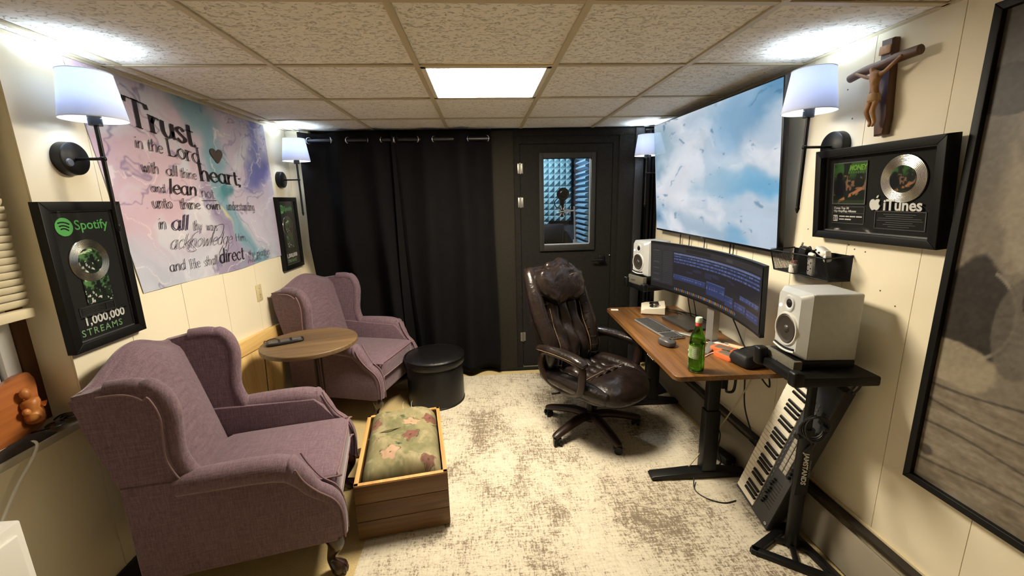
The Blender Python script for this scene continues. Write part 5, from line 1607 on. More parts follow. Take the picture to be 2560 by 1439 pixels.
t = on_desk('computer_keyboard', 'slim dark grey computer keyboard with numeric pad on the desk', 'keyboard', 1.128, 2.535, R(6))
bm = BM(); box(bm, (0, 0, .006), (.128, .43, .010), .004); box(bm, (.05, 0, .011), (.02, .42, .012), .004); obj('deck', bm, mat('silver_grey_deck', (140, 138, 134), .4, metal=.4, var=.05), t)
bm = BM()
for r_ in range(6):
    x = .05 - r_ * .0196
    n = 21
    for k in range(n):
        if k in (15,) or (r_ == 5 and 4 <= k <= 8):
            continue
        box(bm, (x, .203 - k * .0203, .0135 + .002 * (x + .05) / .1), (.0165, .0172, .004), .0012, 1)
box(bm, (.05 - 5 * .0196, .203 - 6 * .0203, .0135), (.0165, .098, .004), .0012, 1)
kk = obj('keys', bm, mat('dark_keycaps', (58, 57, 57), .5, var=.1), t, 30); kk['kind'] = 'stuff'

t = on_desk('computer_mouse', 'grey wireless mouse in front of the keyboard', 'mouse', 1.052, 2.235, R(20))
bm = BM(); pillow(bm, (0, 0, .017), (.075, .115, .04), .75, .8, 32, 20, warp=lambda p: (p.x, p.y, max(p.z, -.0165) + (.008 if p.z > 0 else 0) * math.cos(p.y * 20))); obj('shell', bm, mat('mouse_graphite', (74, 72, 70), .35, var=.1), t, 180)
bm = BM(); lathe(bm, [(0, -.004), (.009, -.004), (.01, 0), (.009, .004), (0, .004)], 20, (0, -.022, .037), 'x'); obj('scroll_wheel', bm, M_dark, t)

t = on_desk('closed_laptop', 'thin closed dark laptop lying under the curved monitor', 'laptop', 1.375, 2.62, R(6))
M_lap = mat('space_grey_metal', (66, 62, 58), .45, metal=.4, var=.05)
bm = BM(); prism(bm, rrect(.105, .165, .01), .002, .009, 'z', .001); obj('lower_case', bm, M_lap, t, 30)
bm = BM(); prism(bm, rrect(.105, .165, .01), .010, .0155, 'z', .001); obj('lid', bm, M_lap, t, 30)

# green glass bottle
t = on_desk('glass_bottle', 'green glass water bottle standing at the near desk corner', 'bottle', 1.035, 1.868, R(200))
m = bpy.data.materials.new('green_glass'); m.use_nodes = True
b_ = m.node_tree.nodes['Principled BSDF']; b_.inputs['Base Color'].default_value = (.36, .66, .13, 1); b_.inputs['Transmission Weight'].default_value = 1; b_.inputs['Roughness'].default_value = .03; b_.inputs['IOR'].default_value = 1.45
nz_ = m.node_tree.nodes.new('ShaderNodeTexNoise'); nz_.inputs['Scale'].default_value = 30
bp_ = m.node_tree.nodes.new('ShaderNodeBump'); bp_.inputs['Strength'].default_value = .05; m.node_tree.links.new(nz_.outputs['Fac'], bp_.inputs['Height']); m.node_tree.links.new(bp_.outputs['Normal'], b_.inputs['Normal'])
out = [(0, .002), (.030, .0), (.0375, .006), (.039, .02), (.0385, .07), (.037, .075), (.037, .135), (.0385, .14), (.038, .155), (.034, .175), (.026, .198), (.018, .215), (.0145, .232), (.0135, .252), (.0135, .262)]
inn = [(r_ - .0028, z + (.006 if k < 2 else 0)) for k, (r_, z) in enumerate(out[1:])]
bm = BM(); lathe(bm, out + [(inn[-1][0], .262)] + inn[::-1][1:] + [(0, .010)], 48); obj('glass', bm, m, t, 60)
mw = bpy.data.materials.new('water'); mw.use_nodes = True
b_ = mw.node_tree.nodes['Principled BSDF']; b_.inputs['Base Color'].default_value = (.55, .8, .3, 1); b_.inputs['Transmission Weight'].default_value = 1; b_.inputs['Roughness'].default_value = 0; b_.inputs['IOR'].default_value = 1.33
bm = BM(); lathe(bm, [(0, .0105)] + [(r_ - .0004, z + .0004) for r_, z in inn if z < .14] + [(inn[7][0], .145), (0, .145)], 40); obj('water', bm, mw, t, 60)
bm = BM(); surf(bm, lambda u, v: (.0378 * math.cos(-1.0 + 2.0 * u), .0378 * math.sin(-1.0 + 2.0 * u), .072 + .064 * v), 24, 4)
lb = obj('paper_label', bm, mat('olive_label', (110, 140, 84), .6, col2=(140, 160, 110), vscale=60), t, 60)
bm = BM()
for k in range(9):
    z = .082 + k * .005
    surf(bm, lambda u, v: (.0381 * math.cos(.1 + .6 * u), .0381 * math.sin(.1 + .6 * u), z + .0018 * v), 8, 1)
surf(bm, lambda u, v: (.0381 * math.cos(-.7 + .25 * u), .0381 * math.sin(-.7 + .25 * u), .078 + .012 * v), 6, 1)
obj('label_print', bm, mat('pale_label_print', (206, 214, 196), .6, var=.05), lb, 60)['kind'] = 'stuff'
bm = BM(); lathe(bm, [(.0142, .232), (.0146, .235), (.0145, .25), (.0138, .252)], 28); obj('red_band', bm, mat('red_label_band', (206, 74, 66), .5, var=.05), t)
bm = BM(); lathe(bm, [(.0155, .25), (.016, .252), (.016, .272), (.0145, .276), (0, .2765)], 28); obj('cap', bm, mat('pale_green_cap', (206, 222, 200), .4, var=.05), t)

# rugged drives, hub, pouch, paper
M_or = mat('orange_rubber', (226, 112, 66), .5, var=.05)
M_al = mat('drive_silver', (176, 160, 140), .35, metal=.7, var=.05)
for k, (x, y, z, rz, lab) in enumerate(((1.318, 2.098, 0, 30, 'orange rubber external drive nearer the white hub'), (1.285, 2.008, 0, 14, 'orange rubber external drive tucked against the black pouch'))):
    g = on_desk('external_drive', lab, 'hard drive', x, y, R(rz), z, 'orange external drives')
    bm = BM(); prism(bm, rrect(.042, .062, .014), .0, .022, 'z', .006); obj('bumper', bm, M_or, g, 40)
    bm = BM(); prism(bm, rrect(.028, .045, .006), .0205, .0228, 'z', .0006); obj('metal_plate', bm, M_al, g, 30)
g = on_desk('usb_hub', 'small white hub with plugs beside the orange drives', 'hub', 1.352, 2.178, R(25))
bm = BM(); box(bm, (0, 0, .007), (.035, .085, .013), .004, 3); obj('case', bm, M_white, g)
for y in (.03, -.02):
    bm = BM(); box(bm, (-.03, y, .008), (.028, .012, .007), .002); obj('plug', bm, M_white, g)
for k, (pts, lab) in enumerate((([(1.327, 2.205, .731), (1.27, 2.24, .727), (1.20, 2.22, .726), (1.13, 2.13, .726)], 'upper white cable running from the hub behind the bottle'),
                               ([(1.315, 2.158, .731), (1.26, 2.16, .727), (1.20, 2.12, .726), (1.13, 2.08, .726)], 'middle white cable running from the hub behind the bottle'),
                               ([(1.282, 2.075, .735), (1.23, 2.07, .727), (1.17, 2.03, .726), (1.11, 2.0, .726)], 'lower white cable from the orange drive behind the bottle'),
                               ([(1.37, 2.155, .731), (1.40, 2.10, .727), (1.42, 2.03, .726), (1.435, 1.99, .726)], 'white cable running from the hub to behind the pouch'))):
    bm = BM(); tube(bm, pts, .0026, 8, smooth=6); tag(obj('usb_cable', bm, M_white, None), lab, 'cable', 'white usb cables')
g = on_desk('paper_note', 'cream paper scrap beside the white hub', 'paper', 1.418, 2.17, R(35))
bm = BM(); box(bm, (0, 0, .001), (.05, .11, .0012)); obj('sheet', bm, mat('cream_paper', (226, 206, 168), .8, var=.05), g, 0)
bm = BM(); box(bm, (0, .04, .0018), (.03, .02, .0006)); obj('printed_patch', bm, M_grey, g, 0)
g = on_desk('paper_label_sticker', 'pale sticker on the far left desk corner', 'sticker', 1.0, 3.045, R(-12))
bm = BM(); box(bm, (0, 0, .0006), (.055, .04, .0008)); obj('sticker', bm, mat('pale_pink_paper', (232, 208, 190), .7, var=.05), g, 0)
bm = BM(); box(bm, (0, .006, .0012), (.04, .004, .0004)); obj('sticker_line', bm, M_grey, g, 0)
g = on_desk('black_pouch', 'black zipped fabric pouch at the near desk end', 'pouch', 1.362, 1.915, R(8))
bm = BM(); pillow(bm, (0, 0, .037), (.195, .14, .074), .35, .35, 36, 18, warp=lambda p: (p.x + .3 * max(p.z, 0), p.y * (1 - .12 * (p.z > 0)), p.z + .006 * math.sin(p.x * 30))); obj('body', bm, mat('black_nylon', (17, 16, 17), .6, var=.3, vscale=40, bump=.2), g, 180)
bm = BM(); tube(bm, [(-.08, .035, .055), (-.02, .05, .069), (.05, .05, .070), (.09, .04, .06)], .003, 6, smooth=4); obj('zip', bm, M_dark, g)
bm = BM(); box(bm, (-.088, .01, .04), (.014, .008, .012), .002); obj('zip_pull', bm, M_dark, g)
# black cables behind the monitor
M_cab = mat('black_cable_rubber', (20, 18, 18), .5, var=.1)
for pts, r_, lab in (([(1.365, 2.93, .73), (1.42, 2.86, .728), (1.44, 2.74, .727), (1.40, 2.80, .727), (1.44, 2.92, .728), (1.47, 2.78, .728), (1.42, 2.66, .728)], .003, 'black cable tangle behind the audio interface'),
                     ([(1.36, 2.97, .735), (1.40, 2.99, .728), (1.46, 2.90, .728), (1.492, 2.74, .744), (1.49, 2.55, .744)], .0035, 'black cable running from the interface along the desk back'),
                     ([(1.385, 2.20, .95), (1.43, 2.16, .82), (1.45, 2.10, .728), (1.46, 2.02, .726), (1.455, 1.95, .726)], .004, 'black cable dropping from the monitor to the desk'),
                     ([(1.42, 2.78, 1.0), (1.44, 2.75, .82), (1.46, 2.74, .73), (1.44, 2.70, .728)], .0035, 'black cable hanging behind the monitor far end'),
                     ([(1.42, 2.73, 1.0), (1.45, 2.70, .85), (1.47, 2.68, .73), (1.48, 2.62, .728)], .003, 'second black cable hanging behind the monitor far end')):
    bm = BM(); tube(bm, pts, r_, 8, smooth=6); tag(obj('desk_cable', bm, M_cab, None), lab, 'cable', 'black desk cables')
# cables below the desk
for pts, r_, m_, lab in (([(1.34, 1.93, .69), (1.37, 1.97, .60), (1.42, 2.02, .42), (1.44, 1.98, .30), (1.43, 1.93, .27), (1.43, 1.97, .25), (1.435, 1.90, .24), (1.437, 1.80, .25)], .004, M_cab, 'black cable hanging from the desk beside the keyboard'),
                         ([(1.38, 1.90, .69), (1.40, 1.86, .64), (1.42, 1.85, .62), (1.44, 1.88, .64), (1.44, 1.9, .69)], .004, M_cab, 'short black cable loop under the near desk edge'),
                         ([(1.40, 1.93, .69), (1.37, 1.96, .55), (1.30, 2.00, .36), (1.20, 2.03, .16), (1.13, 2.05, .035), (1.10, 2.04, .013)], .0035, mat('beige_cable', (190, 176, 146), .5, var=.05), 'beige cable slanting across the near desk leg'),
                         ([(1.30, 2.10, .30), (1.33, 2.08, .22), (1.31, 2.06, .14), (1.33, 2.05, .06), (1.30, 2.06, .014)], .004, M_cab, 'black cable dangling behind the near desk leg'),
                         ([(1.13, 1.97, .03), (1.10, 1.90, .012), (1.13, 1.83, .012), (1.20, 1.79, .012), (1.27, 1.80, .012)], .003, M_cab, 'thin black cable lying on the rug by the keyboard')):
    bm = BM(); tube(bm, pts, r_, 8, smooth=6); tag(obj('floor_cable', bm, m_, None), lab, 'cable', 'cables under the desk')
g = thing('power_adapter', 'black power adapter on the floor behind the desk leg', 'adapter', (1.40, 2.14, RUG), R(12))
bm = BM(); box(bm, (0, 0, .025), (.07, .13, .05), .01, 3); obj('brick', bm, M_dark, g)
bm = BM(); cyl(bm, (0, -.065, .02), (0, -.085, .018), .006, seg=10); obj('strain_relief', bm, M_dark, g)

# ------------------------------------------------------------------ studio speakers
M_sp = mat('silver_grey_vinyl', (196, 198, 198), .5, var=.06, vscale=40)
M_spf = mat('silver_baffle', (204, 206, 206), .35, metal=.25, var=.05)
M_cone = mat('dark_cone', (52, 46, 40), .5, var=.15, vscale=20)
def speaker(loc, rz, label):
    """local: faces -x, origin at bottom centre"""
    t = thing('studio_speaker', label, 'speaker', loc, rz, 'pair of silver studio speakers')
    w, d, h = .188, .192, .268
    bm = BM(); b2(bm, -.075, d - .075, -w / 2, w / 2, 0, h, .008, 3); obj('cabinet', bm, M_sp, t, 40)
    # bevelled front baffle
    o0 = [(-w / 2, 0), (w / 2, 0), (w / 2, h), (-w / 2, h)]
    bm = BM()
    A = rrect(w / 2, h / 2, .012); B = rrect(w / 2 - .026, h / 2 - .014, .02)
    va = [bm.verts.new((-.075, p[0], h / 2 + p[1])) for p in A]
    vb = [bm.verts.new((-.105, p[0], h / 2 + p[1])) for p in B]
    n = len(va)
    bm.faces.new(vb); bm.faces.new(va)
    for k in range(n):
        bm.faces.new((va[k], va[(k + 1) % n], vb[(k + 1) % n], vb[k]))
    bf = obj('baffle', bm, M_spf, t, 30)
    zc = .105
    bm = BM(); lathe(bm, [(.060, .002), (.062, -.006), (.067, -.006), (.070, -.001), (.070, .004), (.060, .004)], 48, (-.105, 0, zc), 'x'); wf = obj('woofer_ring', bm, mat('bright_ring', (224, 222, 214), .3, metal=.3, var=.03), t, 40)
    bm = BM(); lathe(bm, [(.061, -.001), (.055, -.006), (.048, -.002), (.044, -.001), (.0, -.0005)], 48, (-.105, 0, zc), 'x'); obj('woofer_cone', bm, M_cone, wf, 40)
    bm = BM(); lathe(bm, [(0, -.009), (.009, -.007), (.015, -.003), (.017, .0)], 28, (-.105, 0, zc), 'x'); obj('dust_cap', bm, mat('grey_dust_cap', (60, 56, 52), .35, var=.1), wf, 60)
    bm = BM(); lathe(bm, [(.018, -.001), (.026, -.006), (.032, -.005), (.036, .002)], 36, (-.105, 0, .212), 'x'); tw = obj('tweeter_horn', bm, M_spf, t, 50)
    bm = BM(); lathe(bm, [(0, -.006), (.008, -.005), (.013, -.0015), (.019, -.001), (.019, .001), (0, .001)], 28, (-.105, 0, .212), 'x'); obj('tweeter_dome', bm, M_dark, tw)
    bm = BM(); lathe(bm, [(0, -.005), (.006, -.004), (.0075, .001)], 20, (-.105, .052, .193), 'x'); obj('logo_light', bm, mat('lit_white_badge', (255, 255, 255), .4, emit=(255, 255, 250), estr=1.2), t)
    bm = BM(); tube(bm, [(-.108, y, .026 - .010 * math.cos(y * 22)) for y in (-.066, -.044, -.022, 0, .022, .044, .066)], .008, 10, smooth=2, flat=(.6, .6)); pt = obj('port_lip', bm, mat('bright_ring', (224, 222, 214)), t)
    bm = BM(); tube(bm, [(-.108, y, .036 - .009 * math.cos(y * 22)) for y in (-.06, -.03, 0, .03, .06)], .0042, 8, smooth=3); obj('port_slot', bm, M_dark, pt)
    return t
def pad(loc, rz, label):
    t = thing('isolation_pad', label, 'speaker pad', loc, rz, 'grey pads under the speakers')
    M_pad = mat('grey_foam_pad', (98, 94, 82), .85, var=.1, vscale=90, bump=.2)
    bm = BM(); b2(bm, -.115, .12, -.09, .09, 0, .034, .006); obj('foam', bm, M_dark, t)
    bm = BM(); b2(bm, -.125, -.088, -.098, .098, -.034, .033, .006); fl = obj('front_lip', bm, M_pad, t)
    bm = BM(); box(bm, (-.126, .03, -.002), (.004, .05, .012), .002); obj('nameplate', bm, M_lip, t)
    return t
SPZ = .928
pad((1.335, 1.535, SPZ - .033), R(-5), 'grey wedge pad under the near studio speaker')
speaker((1.335, 1.535, SPZ + .0015), R(-5), 'silver studio speaker nearest the camera on the tripod stand')
pad((1.305, 3.15, SPZ + .010), R(14), 'grey wedge pad under the far studio speaker')
speaker((1.305, 3.15, SPZ + .045), R(14), 'silver studio speaker at the far end behind the monitor')

def speaker_stand(loc, rz, label, zt, full=True):
    t = thing('speaker_stand', label, 'speaker stand', loc, rz, 'black speaker stands')
    bm = BM(); b2(bm, -.13, .185, -.14, .115, zt - .04, zt, .008); b2(bm, -.15, -.105, -.145, -.10, zt - .04, zt + .022, .012, 3); b2(bm, -.15, -.105, .085, .13, zt - .04, zt + .04, .012, 3); obj('top_plate', bm, M_dark, t, 30)
    bm = BM(); b2(bm, -.10, .16, -.03, .03, zt - .056, zt - .036, .006); obj('plate_bracket', bm, M_dark, t, 30)
    bm = BM(); cyl(bm, (.035, 0, .40), (.035, 0, zt - .04), .0175); obj('upper_tube', bm, M_dark, t)
    bm = BM(); cyl(bm, (.035, 0, .02), (.035, 0, .56), .027); obj('lower_tube', bm, M_dark, t)
    bm = BM(); cyl(bm, (.035, 0, .545), (.035, 0, .60), .03); cyl(bm, (.035, 0, .575), (-.02, -.02, .575), .012); obj('clamp_collar', bm, M_dark, t)
    if full:
        P = [(-.145, -.03, .02), (.075, .10, .02), (.115, -.20, .02)]
        for a, b in ((0, 1), (1, 2), (2, 0)):
            p, q = Vector(P[a]), Vector(P[b]); d_ = q - p
            bm = BM(); box(bm, (p + q) / 2, (d_.length + .03, .034, .026), .004, rot=(0, 0, math.atan2(d_.y, d_.x))); obj('base_rail', bm, M_dark, t, 30)
        for k in (0, 1, 2):
            p, q = Vector((.035, 0, .03)), (Vector(P[(k + 1) % 3]) + Vector(P[k])) / 2; d_ = q - p
            bm = BM(); box(bm, (p + q) / 2, (d_.length, .022, .014), .003, rot=(0, 0, math.atan2(d_.y, d_.x))); obj('base_strut', bm, M_dark, t, 30)
        # slanted support with the maker's lettering
        bm = BM(); prism(bm, [(-.006, .30), (.05, .30), (.052, .50), (.035, .545), (.006, .50)], -.033, -.026, 'y', .002); pl = obj('gusset_plate', bm, M_dark, t, 30)
        text('lettering', 'JAMSTANDS', .030, M_ink, pl, (.014, -.0345, .505), rot=(PI / 2, PI / 2, 0), weight=.0006, shear=.25, sx=.92)
        text('lettering', 'SPEAKER STAND', .011, M_grey, pl, (.040, -.0345, .47), rot=(PI / 2, PI / 2, 0))
    else:
        bm = BM(); lathe(bm, [(0, 0), (.16, 0), (.16, .012), (.03, .026), (0, .026)], 32, (.035, 0, 0)); obj('base_plate', bm, M_dark, t)
    return t
speaker_stand((1.308, 1.505, RUG * 0), R(-4), 'black speaker stand with triangular base holding the near speaker', SPZ - .0345, True)
speaker_stand((1.305, 3.15, RUG), R(14), 'black speaker stand behind the far end of the desk', SPZ - .020 - RUG, False)
g = thing('cable_coil', 'coil of black cable hung on the near speaker stand post', 'cable', (1.292, 1.435, .655), R(-4))
bm = BM()
for k in range(4):
    tube(bm, [(.048 * math.cos(a * PI / 12) + .004 * k, -.012 - .006 * k + .006 * math.sin(a * PI / 6 + k), .048 * (1 + .05 * k) * math.sin(a * PI / 12)) for a in range(24)], .004, 6, closed=True)
obj('loops', bm, M_cab, g)
bm = BM(); box(bm, (.045, -.02, .0), (.014, .03, .02), .003); obj('strap', bm, M_dark, g)
for k, dy in enumerate((0, -.018)):
    bm = BM(); tube(bm, [(1.44, 1.40 + dy, .89), (1.435, 1.405 + dy, .84), (1.425, 1.42 + dy, .80)], .004, 8, smooth=4)
    tag(obj('keyboard_cable', bm, M_cab, None), ('left', 'right')[k] + ' of two short black cables between speaker shelf and piano keyboard', 'cable', 'cables at the keyboard top')

# ------------------------------------------------------------------ MIDI keyboard leaning on the wall
kb = thing('piano_keyboard', 'grey music keyboard standing on end against the right wall', 'music keyboard', (0, 0, 0))
KL, KWd, KT = .805, .262, .062
O = Vector((1.292, 1.60, RUG + .002))                       # near bottom corner of the front face
LONG = Vector((.132, -.150, .76)).normalized()        # up along the instrument (bass end at the top)
ACR = Vector((0, 1, 0)); ACR = (ACR - LONG * ACR.dot(LONG)).normalized()    # towards the keys
NRM = LONG.cross(ACR).normalized()
if NRM.x > 0: NRM = -NRM
# local axes: x = along (bass to treble, pointing down), y = towards control side from keys, z = out of the face
ex, ez = -LONG, NRM
ey = ez.cross(ex)
mxk = Matrix((ex, ey, ez)).transposed()
kb.rotation_euler = mxk.to_euler()
kb.location = O + LONG * KL + ACR * KWd * 0          # origin: top end, control edge
# after this: local x 0..KL runs down; keys lie on the far side
sgn = 1 if (mxk.inverted() @ ACR).y > 0 else -1
def KY(a):
    return sgn * a
M_kb = mat('charcoal_keyboard', (58, 59, 62), .55, var=.1, vscale=30)
M_kb2 = mat('charcoal_keyboard_dark', (34, 34, 36), .55, var=.1)
bm = BM(); b2(bm, 0, KL, KY(0), KY(KWd), -KT, -.012, .006); obj('chassis', bm, M_kb2, kb, 30)
bm = BM(); b2(bm, 0, KL, KY(0), KY(.118), -.014, .0, .004); top_ = obj('control_panel', bm, M_kb, kb, 30)
bm = BM(); b2(bm, 0, .10, KY(.118), KY(KWd), -.014, -.001, .004); obj('wheel_panel', bm, M_kb, kb, 30)
bm = BM(); b2(bm, KL - .014, KL, KY(.118), KY(KWd), -.014, -.001, .003); obj('end_cheek', bm, M_kb, kb, 30)
for k in range(2):
    bm = BM(); lathe(bm, [(0, -.007), (.022, -.007), (.024, -.004), (.024, .004), (.022, .007), (0, .007)], 24, (.05, KY(.155 + .045 * k), -.008), 'y'); obj('pitch_wheel', bm, M_dark, kb)
x0, x1 = .102, KL - .015
NW = 29
kw = (x1 - x0) / NW
M_ivory = mat('ivory_key', (236, 230, 214), .3, var=.03)
M_ebony = mat('ebony_key', (16, 15, 15), .35, var=.1)
bm = BM(); box(bm, (0, KY(.19), -.006), (kw - .0012, .138, .012), .0015, 1); wk = obj('white_key', bm, M_ivory, kb, 30, (x0 + kw * .5, 0, 0))
for k in range(1, NW):
    twin(wk, kb, (x0 + kw * (k + .5), 0, random.uniform(-.0004, .0004)))
bk = None
for k in range(NW - 1):
    if k % 7 in (2, 6):
        continue
    if bk is None:
        bm = BM(); prism(bm, [(KY(.121), .0), (KY(.208), .0), (KY(.203), .010), (KY(.121), .0115)], -.0055, .0055, 'x', .0012); bk = obj('black_key', bm, M_ebony, kb, 30, (x0 + kw * (k + 1), 0, 0))
    else:
        twin(bk, kb, (x0 + kw * (k + 1), 0, 0))
M_padk = mat('grey_pad', (150, 144, 132), .6, var=.05)
pd = None
for i in range(8):
    for j in range(2):
        bm = BM(); box(bm, (.33 + i * .023, KY(.05 + j * .026), .002), (.020, .022, .006), .002); obj('drum_pad', bm, M_padk, kb, 30)
for i in range(9):
    x = .56 + i * .0185
    bm = BM(); b2(bm, x - .0012, x + .0012, KY(.03), KY(.085), -.0002, .0006); sl = obj('fader_slot', bm, M_dark, kb, 0)
    bm = BM(); box(bm, (x, KY(.075 + .004 * ((i * 7) % 3)), .006), (.007, .012, .012), .002); obj('fader_cap', bm, M_dark, sl)
bm = BM()
for i in range(16):
    box(bm, (.30 + i * .0265, KY(.104), .001), (.012, .007, .003), .001, 1)
for i in range(6):
    box(bm, (.12 + i * .02, KY(.06), .001), (.012, .010, .003), .001, 1); box(bm, (.12 + i * .02, KY(.085), .001), (.012, .010, .003), .001, 1)
bs = obj('small_buttons', bm, mat('button_grey', (90, 90, 90), .5, var=.1), kb, 30); bs['kind'] = 'stuff'
bm = BM(); box(bm, (.155, KY(.025), .0006), (.055, .016, .002), .001); obj('display', bm, M_dark, kb, 0)
for i in range(8):
    bm = BM(); lathe(bm, [(.008, 0), (.0075, .012), (.006, .014), (0, .014)], 16, (.33 + i * .023, KY(.02), 0)); obj('rotary_knob', bm, M_dark, kb)
text('lettering', 'novation', .038, mat('pale_grey_print', (176, 172, 164), .5, var=.05), kb, (.56, KY(-.0008), -.046), rot=(PI / 2, 0, PI), weight=.0008)
bm = BM(); tube(bm, [(.782 + .005 * math.cos(a * PI / 8), KY(.02) + .006 * math.sin(a * PI / 8), .0006) for a in range(16)], .0012, 6, closed=True); obj('logo', bm, M_ink, kb)

# ------------------------------------------------------------------ leather office chair
M_lea = mat('dark_brown_leather', (34, 25, 22), .3, col2=(22, 16, 14), vscale=14, bump=.35, bscale=38, coat=.15)
M_brn = mat('brown_plastic_frame', (40, 25, 19), .38, var=.25, vscale=14)
M_thread = mat('tan_stitch', (120, 96, 72), .7, var=.1)
oc = thing('office_chair', 'high-back dark brown leather office chair pulled up to the desk', 'office chair', (.70, 2.585, RUG), R(-54))
# base
bm = BM(); lathe(bm, [(0, .06), (.04, .06), (.045, .075), (.038, .115), (.03, .13), (0, .13)], 28); hub = obj('base_hub', bm, M_brn, oc)
for k in range(5):
    a = R(72 * k + 52)
    ca, sa = math.cos(a), math.sin(a)
    bm = BM(); tube(bm, [(.02 * ca, .02 * sa, .10), (.12 * ca, .12 * sa, .105), (.24 * ca, .24 * sa, .085), (.315 * ca, .315 * sa, .068), (.345 * ca, .345 * sa, .058)], [.036, .036, .032, .029, .022], 12, smooth=4, flat=(.75, 1)); obj('spoke', bm, M_brn, oc)
    c = thing_c = None
    bm = BM(); cyl(bm, (.32 * ca, .32 * sa, .035), (.32 * ca, .32 * sa, .062), .009); box(bm, (.32 * ca, .32 * sa, .040), (.045, .016, .03), .006, rot=(0, 0, a + 1.0)); cs = obj('caster', bm, M_dark, oc)
    for s in (-1, 1):
        b = a + 1.0
        off = Vector((-math.sin(b), math.cos(b), 0)) * (.017 * s)
        p = Vector((.32 * ca + .01 * math.cos(b), .32 * sa + .01 * math.sin(b), .0265))
        bm = BM(); tube(bm, [p + off * .6, p + off * 1.5], .026, 20); obj('wheel', bm, M_dark, cs, 40)
bm = BM(); cyl(bm, (0, 0, .12), (0, 0, .27), .026); cyl(bm, (0, 0, .26), (0, 0, .35), .016); obj('gas_lift', bm, M_dark, oc)
bm = BM(); box(bm, (.0, 0, .335), (.26, .18, .05), .012); obj('tilt_mechanism', bm, M_dark, oc)
bm = BM(); tube(bm, [(.0, -.08, .335), (-.02, -.22, .335), (-.06, -.32, .34)], .006, 8, smooth=3); obj('tilt_lever', bm, M_dark, oc)
# seat
bm = BM(); pillow(bm, (.03, 0, .365), (.58, .52, .08), .35, .5, 40, 14); obj('seat_shell', bm, M_lea, oc, 180)
def seat_top(u, v):
    # u across, v front-back (0 = rear)
    s = 2 * u - 1
    x = -.22 + .36 * v
    ch = abs(math.sin((s * 2.5 + .5) * PI)) ** .45
    z = .414 + .035 * ch * min(1, 6 * (1 - abs(s)) + .1) + .02 * (1 - s * s) - .02 * math.sin(PI * v)
    z += .006 * math.sin(22 * v + 3 * s) * math.sin(PI * v)
    return (x, s * (.20 + .01 * v), z)
bm = BM(); shell(bm, seat_top, lambda u, v: (-.22 + .36 * v, (2 * u - 1) * .20, .385), 60, 24); obj('seat_channels', bm, M_lea, oc, 70)
for s in (-1, 1):
    bm = BM(); tube(bm, [(-.22, s * .225, .40), (-.05, s * .245, .415), (.16, s * .24, .41), (.29, s * .20, .38)], [.04, .055, .055, .04], 16, smooth=5); obj('seat_side_bolster', bm, M_lea, oc, 180)
bm = BM(); pillow(bm, (.248, 0, .398), (.27, .48, .145), .75, .55, 40, 20, warp=lambda p: (p.x - 1.0 * p.y * p.y, p.y, p.z - (.35 * max(0, p.x) ** 1 * .6))); fb = obj('front_bolster', bm, M_lea, oc, 180)
bm = BM(); tube(bm, [(.115, y, .462 - .25 * y * y) for y in (-.2, -.12, -.04, .04, .12, .2)], .003, 6, smooth=3); obj('stitching', bm, M_thread, fb)
# back: reclined plane
def BK(y, h, off=0.0):
    """point on the back at height h (0..1), lateral y, off towards the front"""
    x = -.215 - .06 * h - .13 * h * h + .035 * math.sin(PI * min(1, h * 2.2)) * (h < .46)
    z = .42 + .665 * h
    return Vector((x + off, y, z - off * .25))
def hwid(h):
    return .228 + .04 * math.sin(PI * min(1, .25 + .75 * h)) - .03 * max(0, (h - .8) / .2) ** 2
bm = BM(); shell(bm, lambda u, v: BK((2 * u - 1) * hwid(v), v, .01), lambda u, v: BK((2 * u - 1) * hwid(v) * .97, v, -.045), 20, 24); obj('back_shell', bm, M_lea, oc, 70)
def back_ch(u, v):
    s = 2 * u - 1
    ch = abs(math.sin((s * 1.5 + .5) * PI)) ** .5
    o = .03 + .04 * ch * min(1, 5 * (1 - abs(s)) + .1) + .008 * math.sin(18 * v + 5 * s) * math.sin(PI * v) + .02 * math.sin(PI * min(1, v * 1.4))
    return BK(s * .145, .02 + .72 * v, o)
bm = BM(); shell(bm, back_ch, lambda u, v: BK((2 * u - 1) * .145, .02 + .72 * v, -.01), 48, 30); obj('back_channels', bm, M_lea, oc, 70)
for s in (-1, 1):
    bm = BM(); tube(bm, [BK(s * .19, .0, .02), BK(s * .21, .15, .035), BK(s * .213, .35, .04), BK(s * .224, .55, .035), BK(s * .222, .78, .025), BK(s * .205, .95, .01), BK(s * .17, 1.0, -.005)], [.035, .05, .055, .055, .052, .042, .03], 16, smooth=5); sbk = obj('back_side_bolster', bm, M_lea, oc, 180)
    bm = BM()
    for k in range(9):
        h = .12 + .085 * k
        tube(bm, [BK(s * .155, h, .072), BK(s * .19, h + .01, .094), BK(s * .235, h + .015, .07)], .0022, 5, smooth=3)
    obj('wrinkle', bm, M_lea, sbk)['kind'] = 'stuff'
    bm = BM(); tube(bm, [BK(s * .15, .03 + .09 * k, .068) for k in range(8)], .0025, 6, smooth=2); obj('stitching', bm, M_thread, sbk)
pc = BK(0, .865, .065)
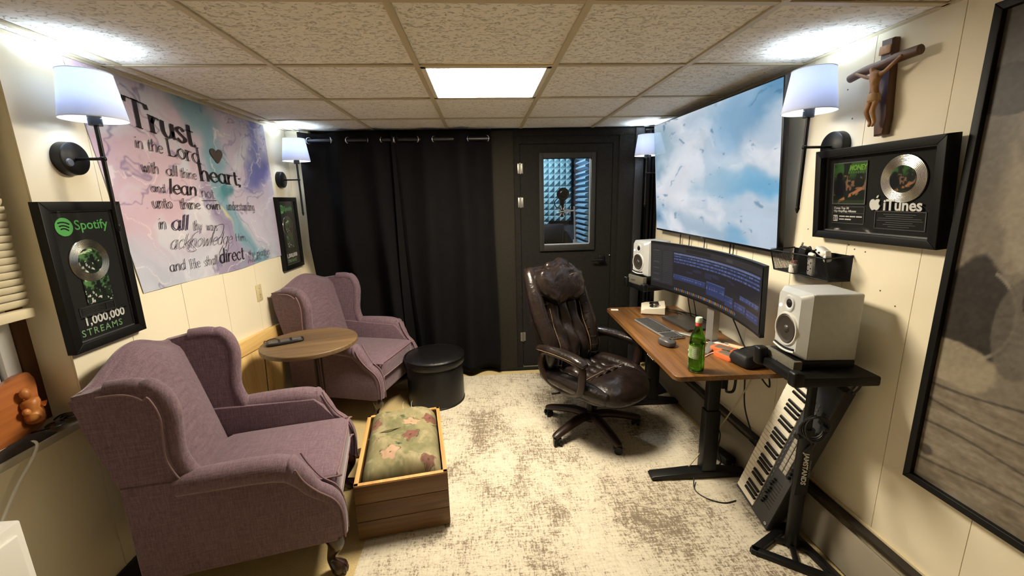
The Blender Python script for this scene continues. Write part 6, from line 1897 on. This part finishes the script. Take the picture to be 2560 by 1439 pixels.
bm = BM(); pillow(bm, pc, (.17, .43, .265), .62, .5, 64, 36, rot=(0, R(-16), 0), warp=lambda p: (p.x + .006 * math.sin(p.y * 47 + 3 * math.sin(p.z * 30)) * math.cos(p.z * 38) - .012 * math.exp(-((p.y - .05 - .25 * p.z) / .012) ** 2) * (p.x > 0), p.y * (1 - .28 * (p.z / .13) ** 2 * (p.z < 0)), p.z + .012 * math.sin(p.y * 26 + 1) + .006 * math.sin(p.y * 61))); hp_ = obj('head_pillow', bm, M_lea, oc, 180)
bm = BM(); tube(bm, [pc + Vector((.060, y, .055 + .02 * math.sin(y * 18))) for y in (-.16, -.08, 0, .08, .16)], .0022, 6, smooth=4); tube(bm, [pc + Vector((.068, .03, .06)), pc + Vector((.072, .04, -.0)), pc + Vector((.055, .045, -.06))], .002, 6, smooth=4); obj('stitching', bm, M_thread, hp_)
bm = BM(); pillow(bm, BK(.05, 1.02, .03), (.10, .24, .09), .8, .7, 40, 20, rot=(R(6), R(-20), 0), warp=lambda p: (p.x, p.y, p.z + .008 * math.sin(p.y * 50) + .006 * math.sin(p.x * 60))); obj('top_pillow_fold', bm, M_lea, oc, 180)
# arms: open loop frame with padded top
for s in (-1, 1):
    y = s * .285
    bm = BM(); tube(bm, [(-.195, y * .93, .57), (-.205, y * .96, .49), (-.165, y * .95, .41), (-.06, y * .9, .36), (.06, y * .92, .365), (.145, y * 1.0, .41), (.165, y * 1.02, .50), (.16, y * 1.02, .57), (.05, y, .594), (-.10, y, .597)], [.024, .024, .025, .026, .026, .027, .028, .025, .02, .02], 12, smooth=5, closed=True, flat=(1, .8)); ar = obj('arm', bm, M_brn, oc, 180)
    bm = BM(); tube(bm, [(-.22, y * .97, .604), (-.12, y, .617), (.03, y, .62), (.14, y * 1.01, .61), (.19, y * 1.01, .59)], [.028, .038, .04, .039, .028], 16, smooth=5, flat=(.6, 1)); ap = obj('arm_pad', bm, M_lea, ar, 180)
    bm = BM(); tube(bm, [(-.18, y + s * .037, .608), (-.05, y + s * .041, .615), (.09, y + s * .041, .611), (.17, y + s * .034, .595)], .0022, 6, smooth=4); obj('stitching', bm, M_thread, ar)
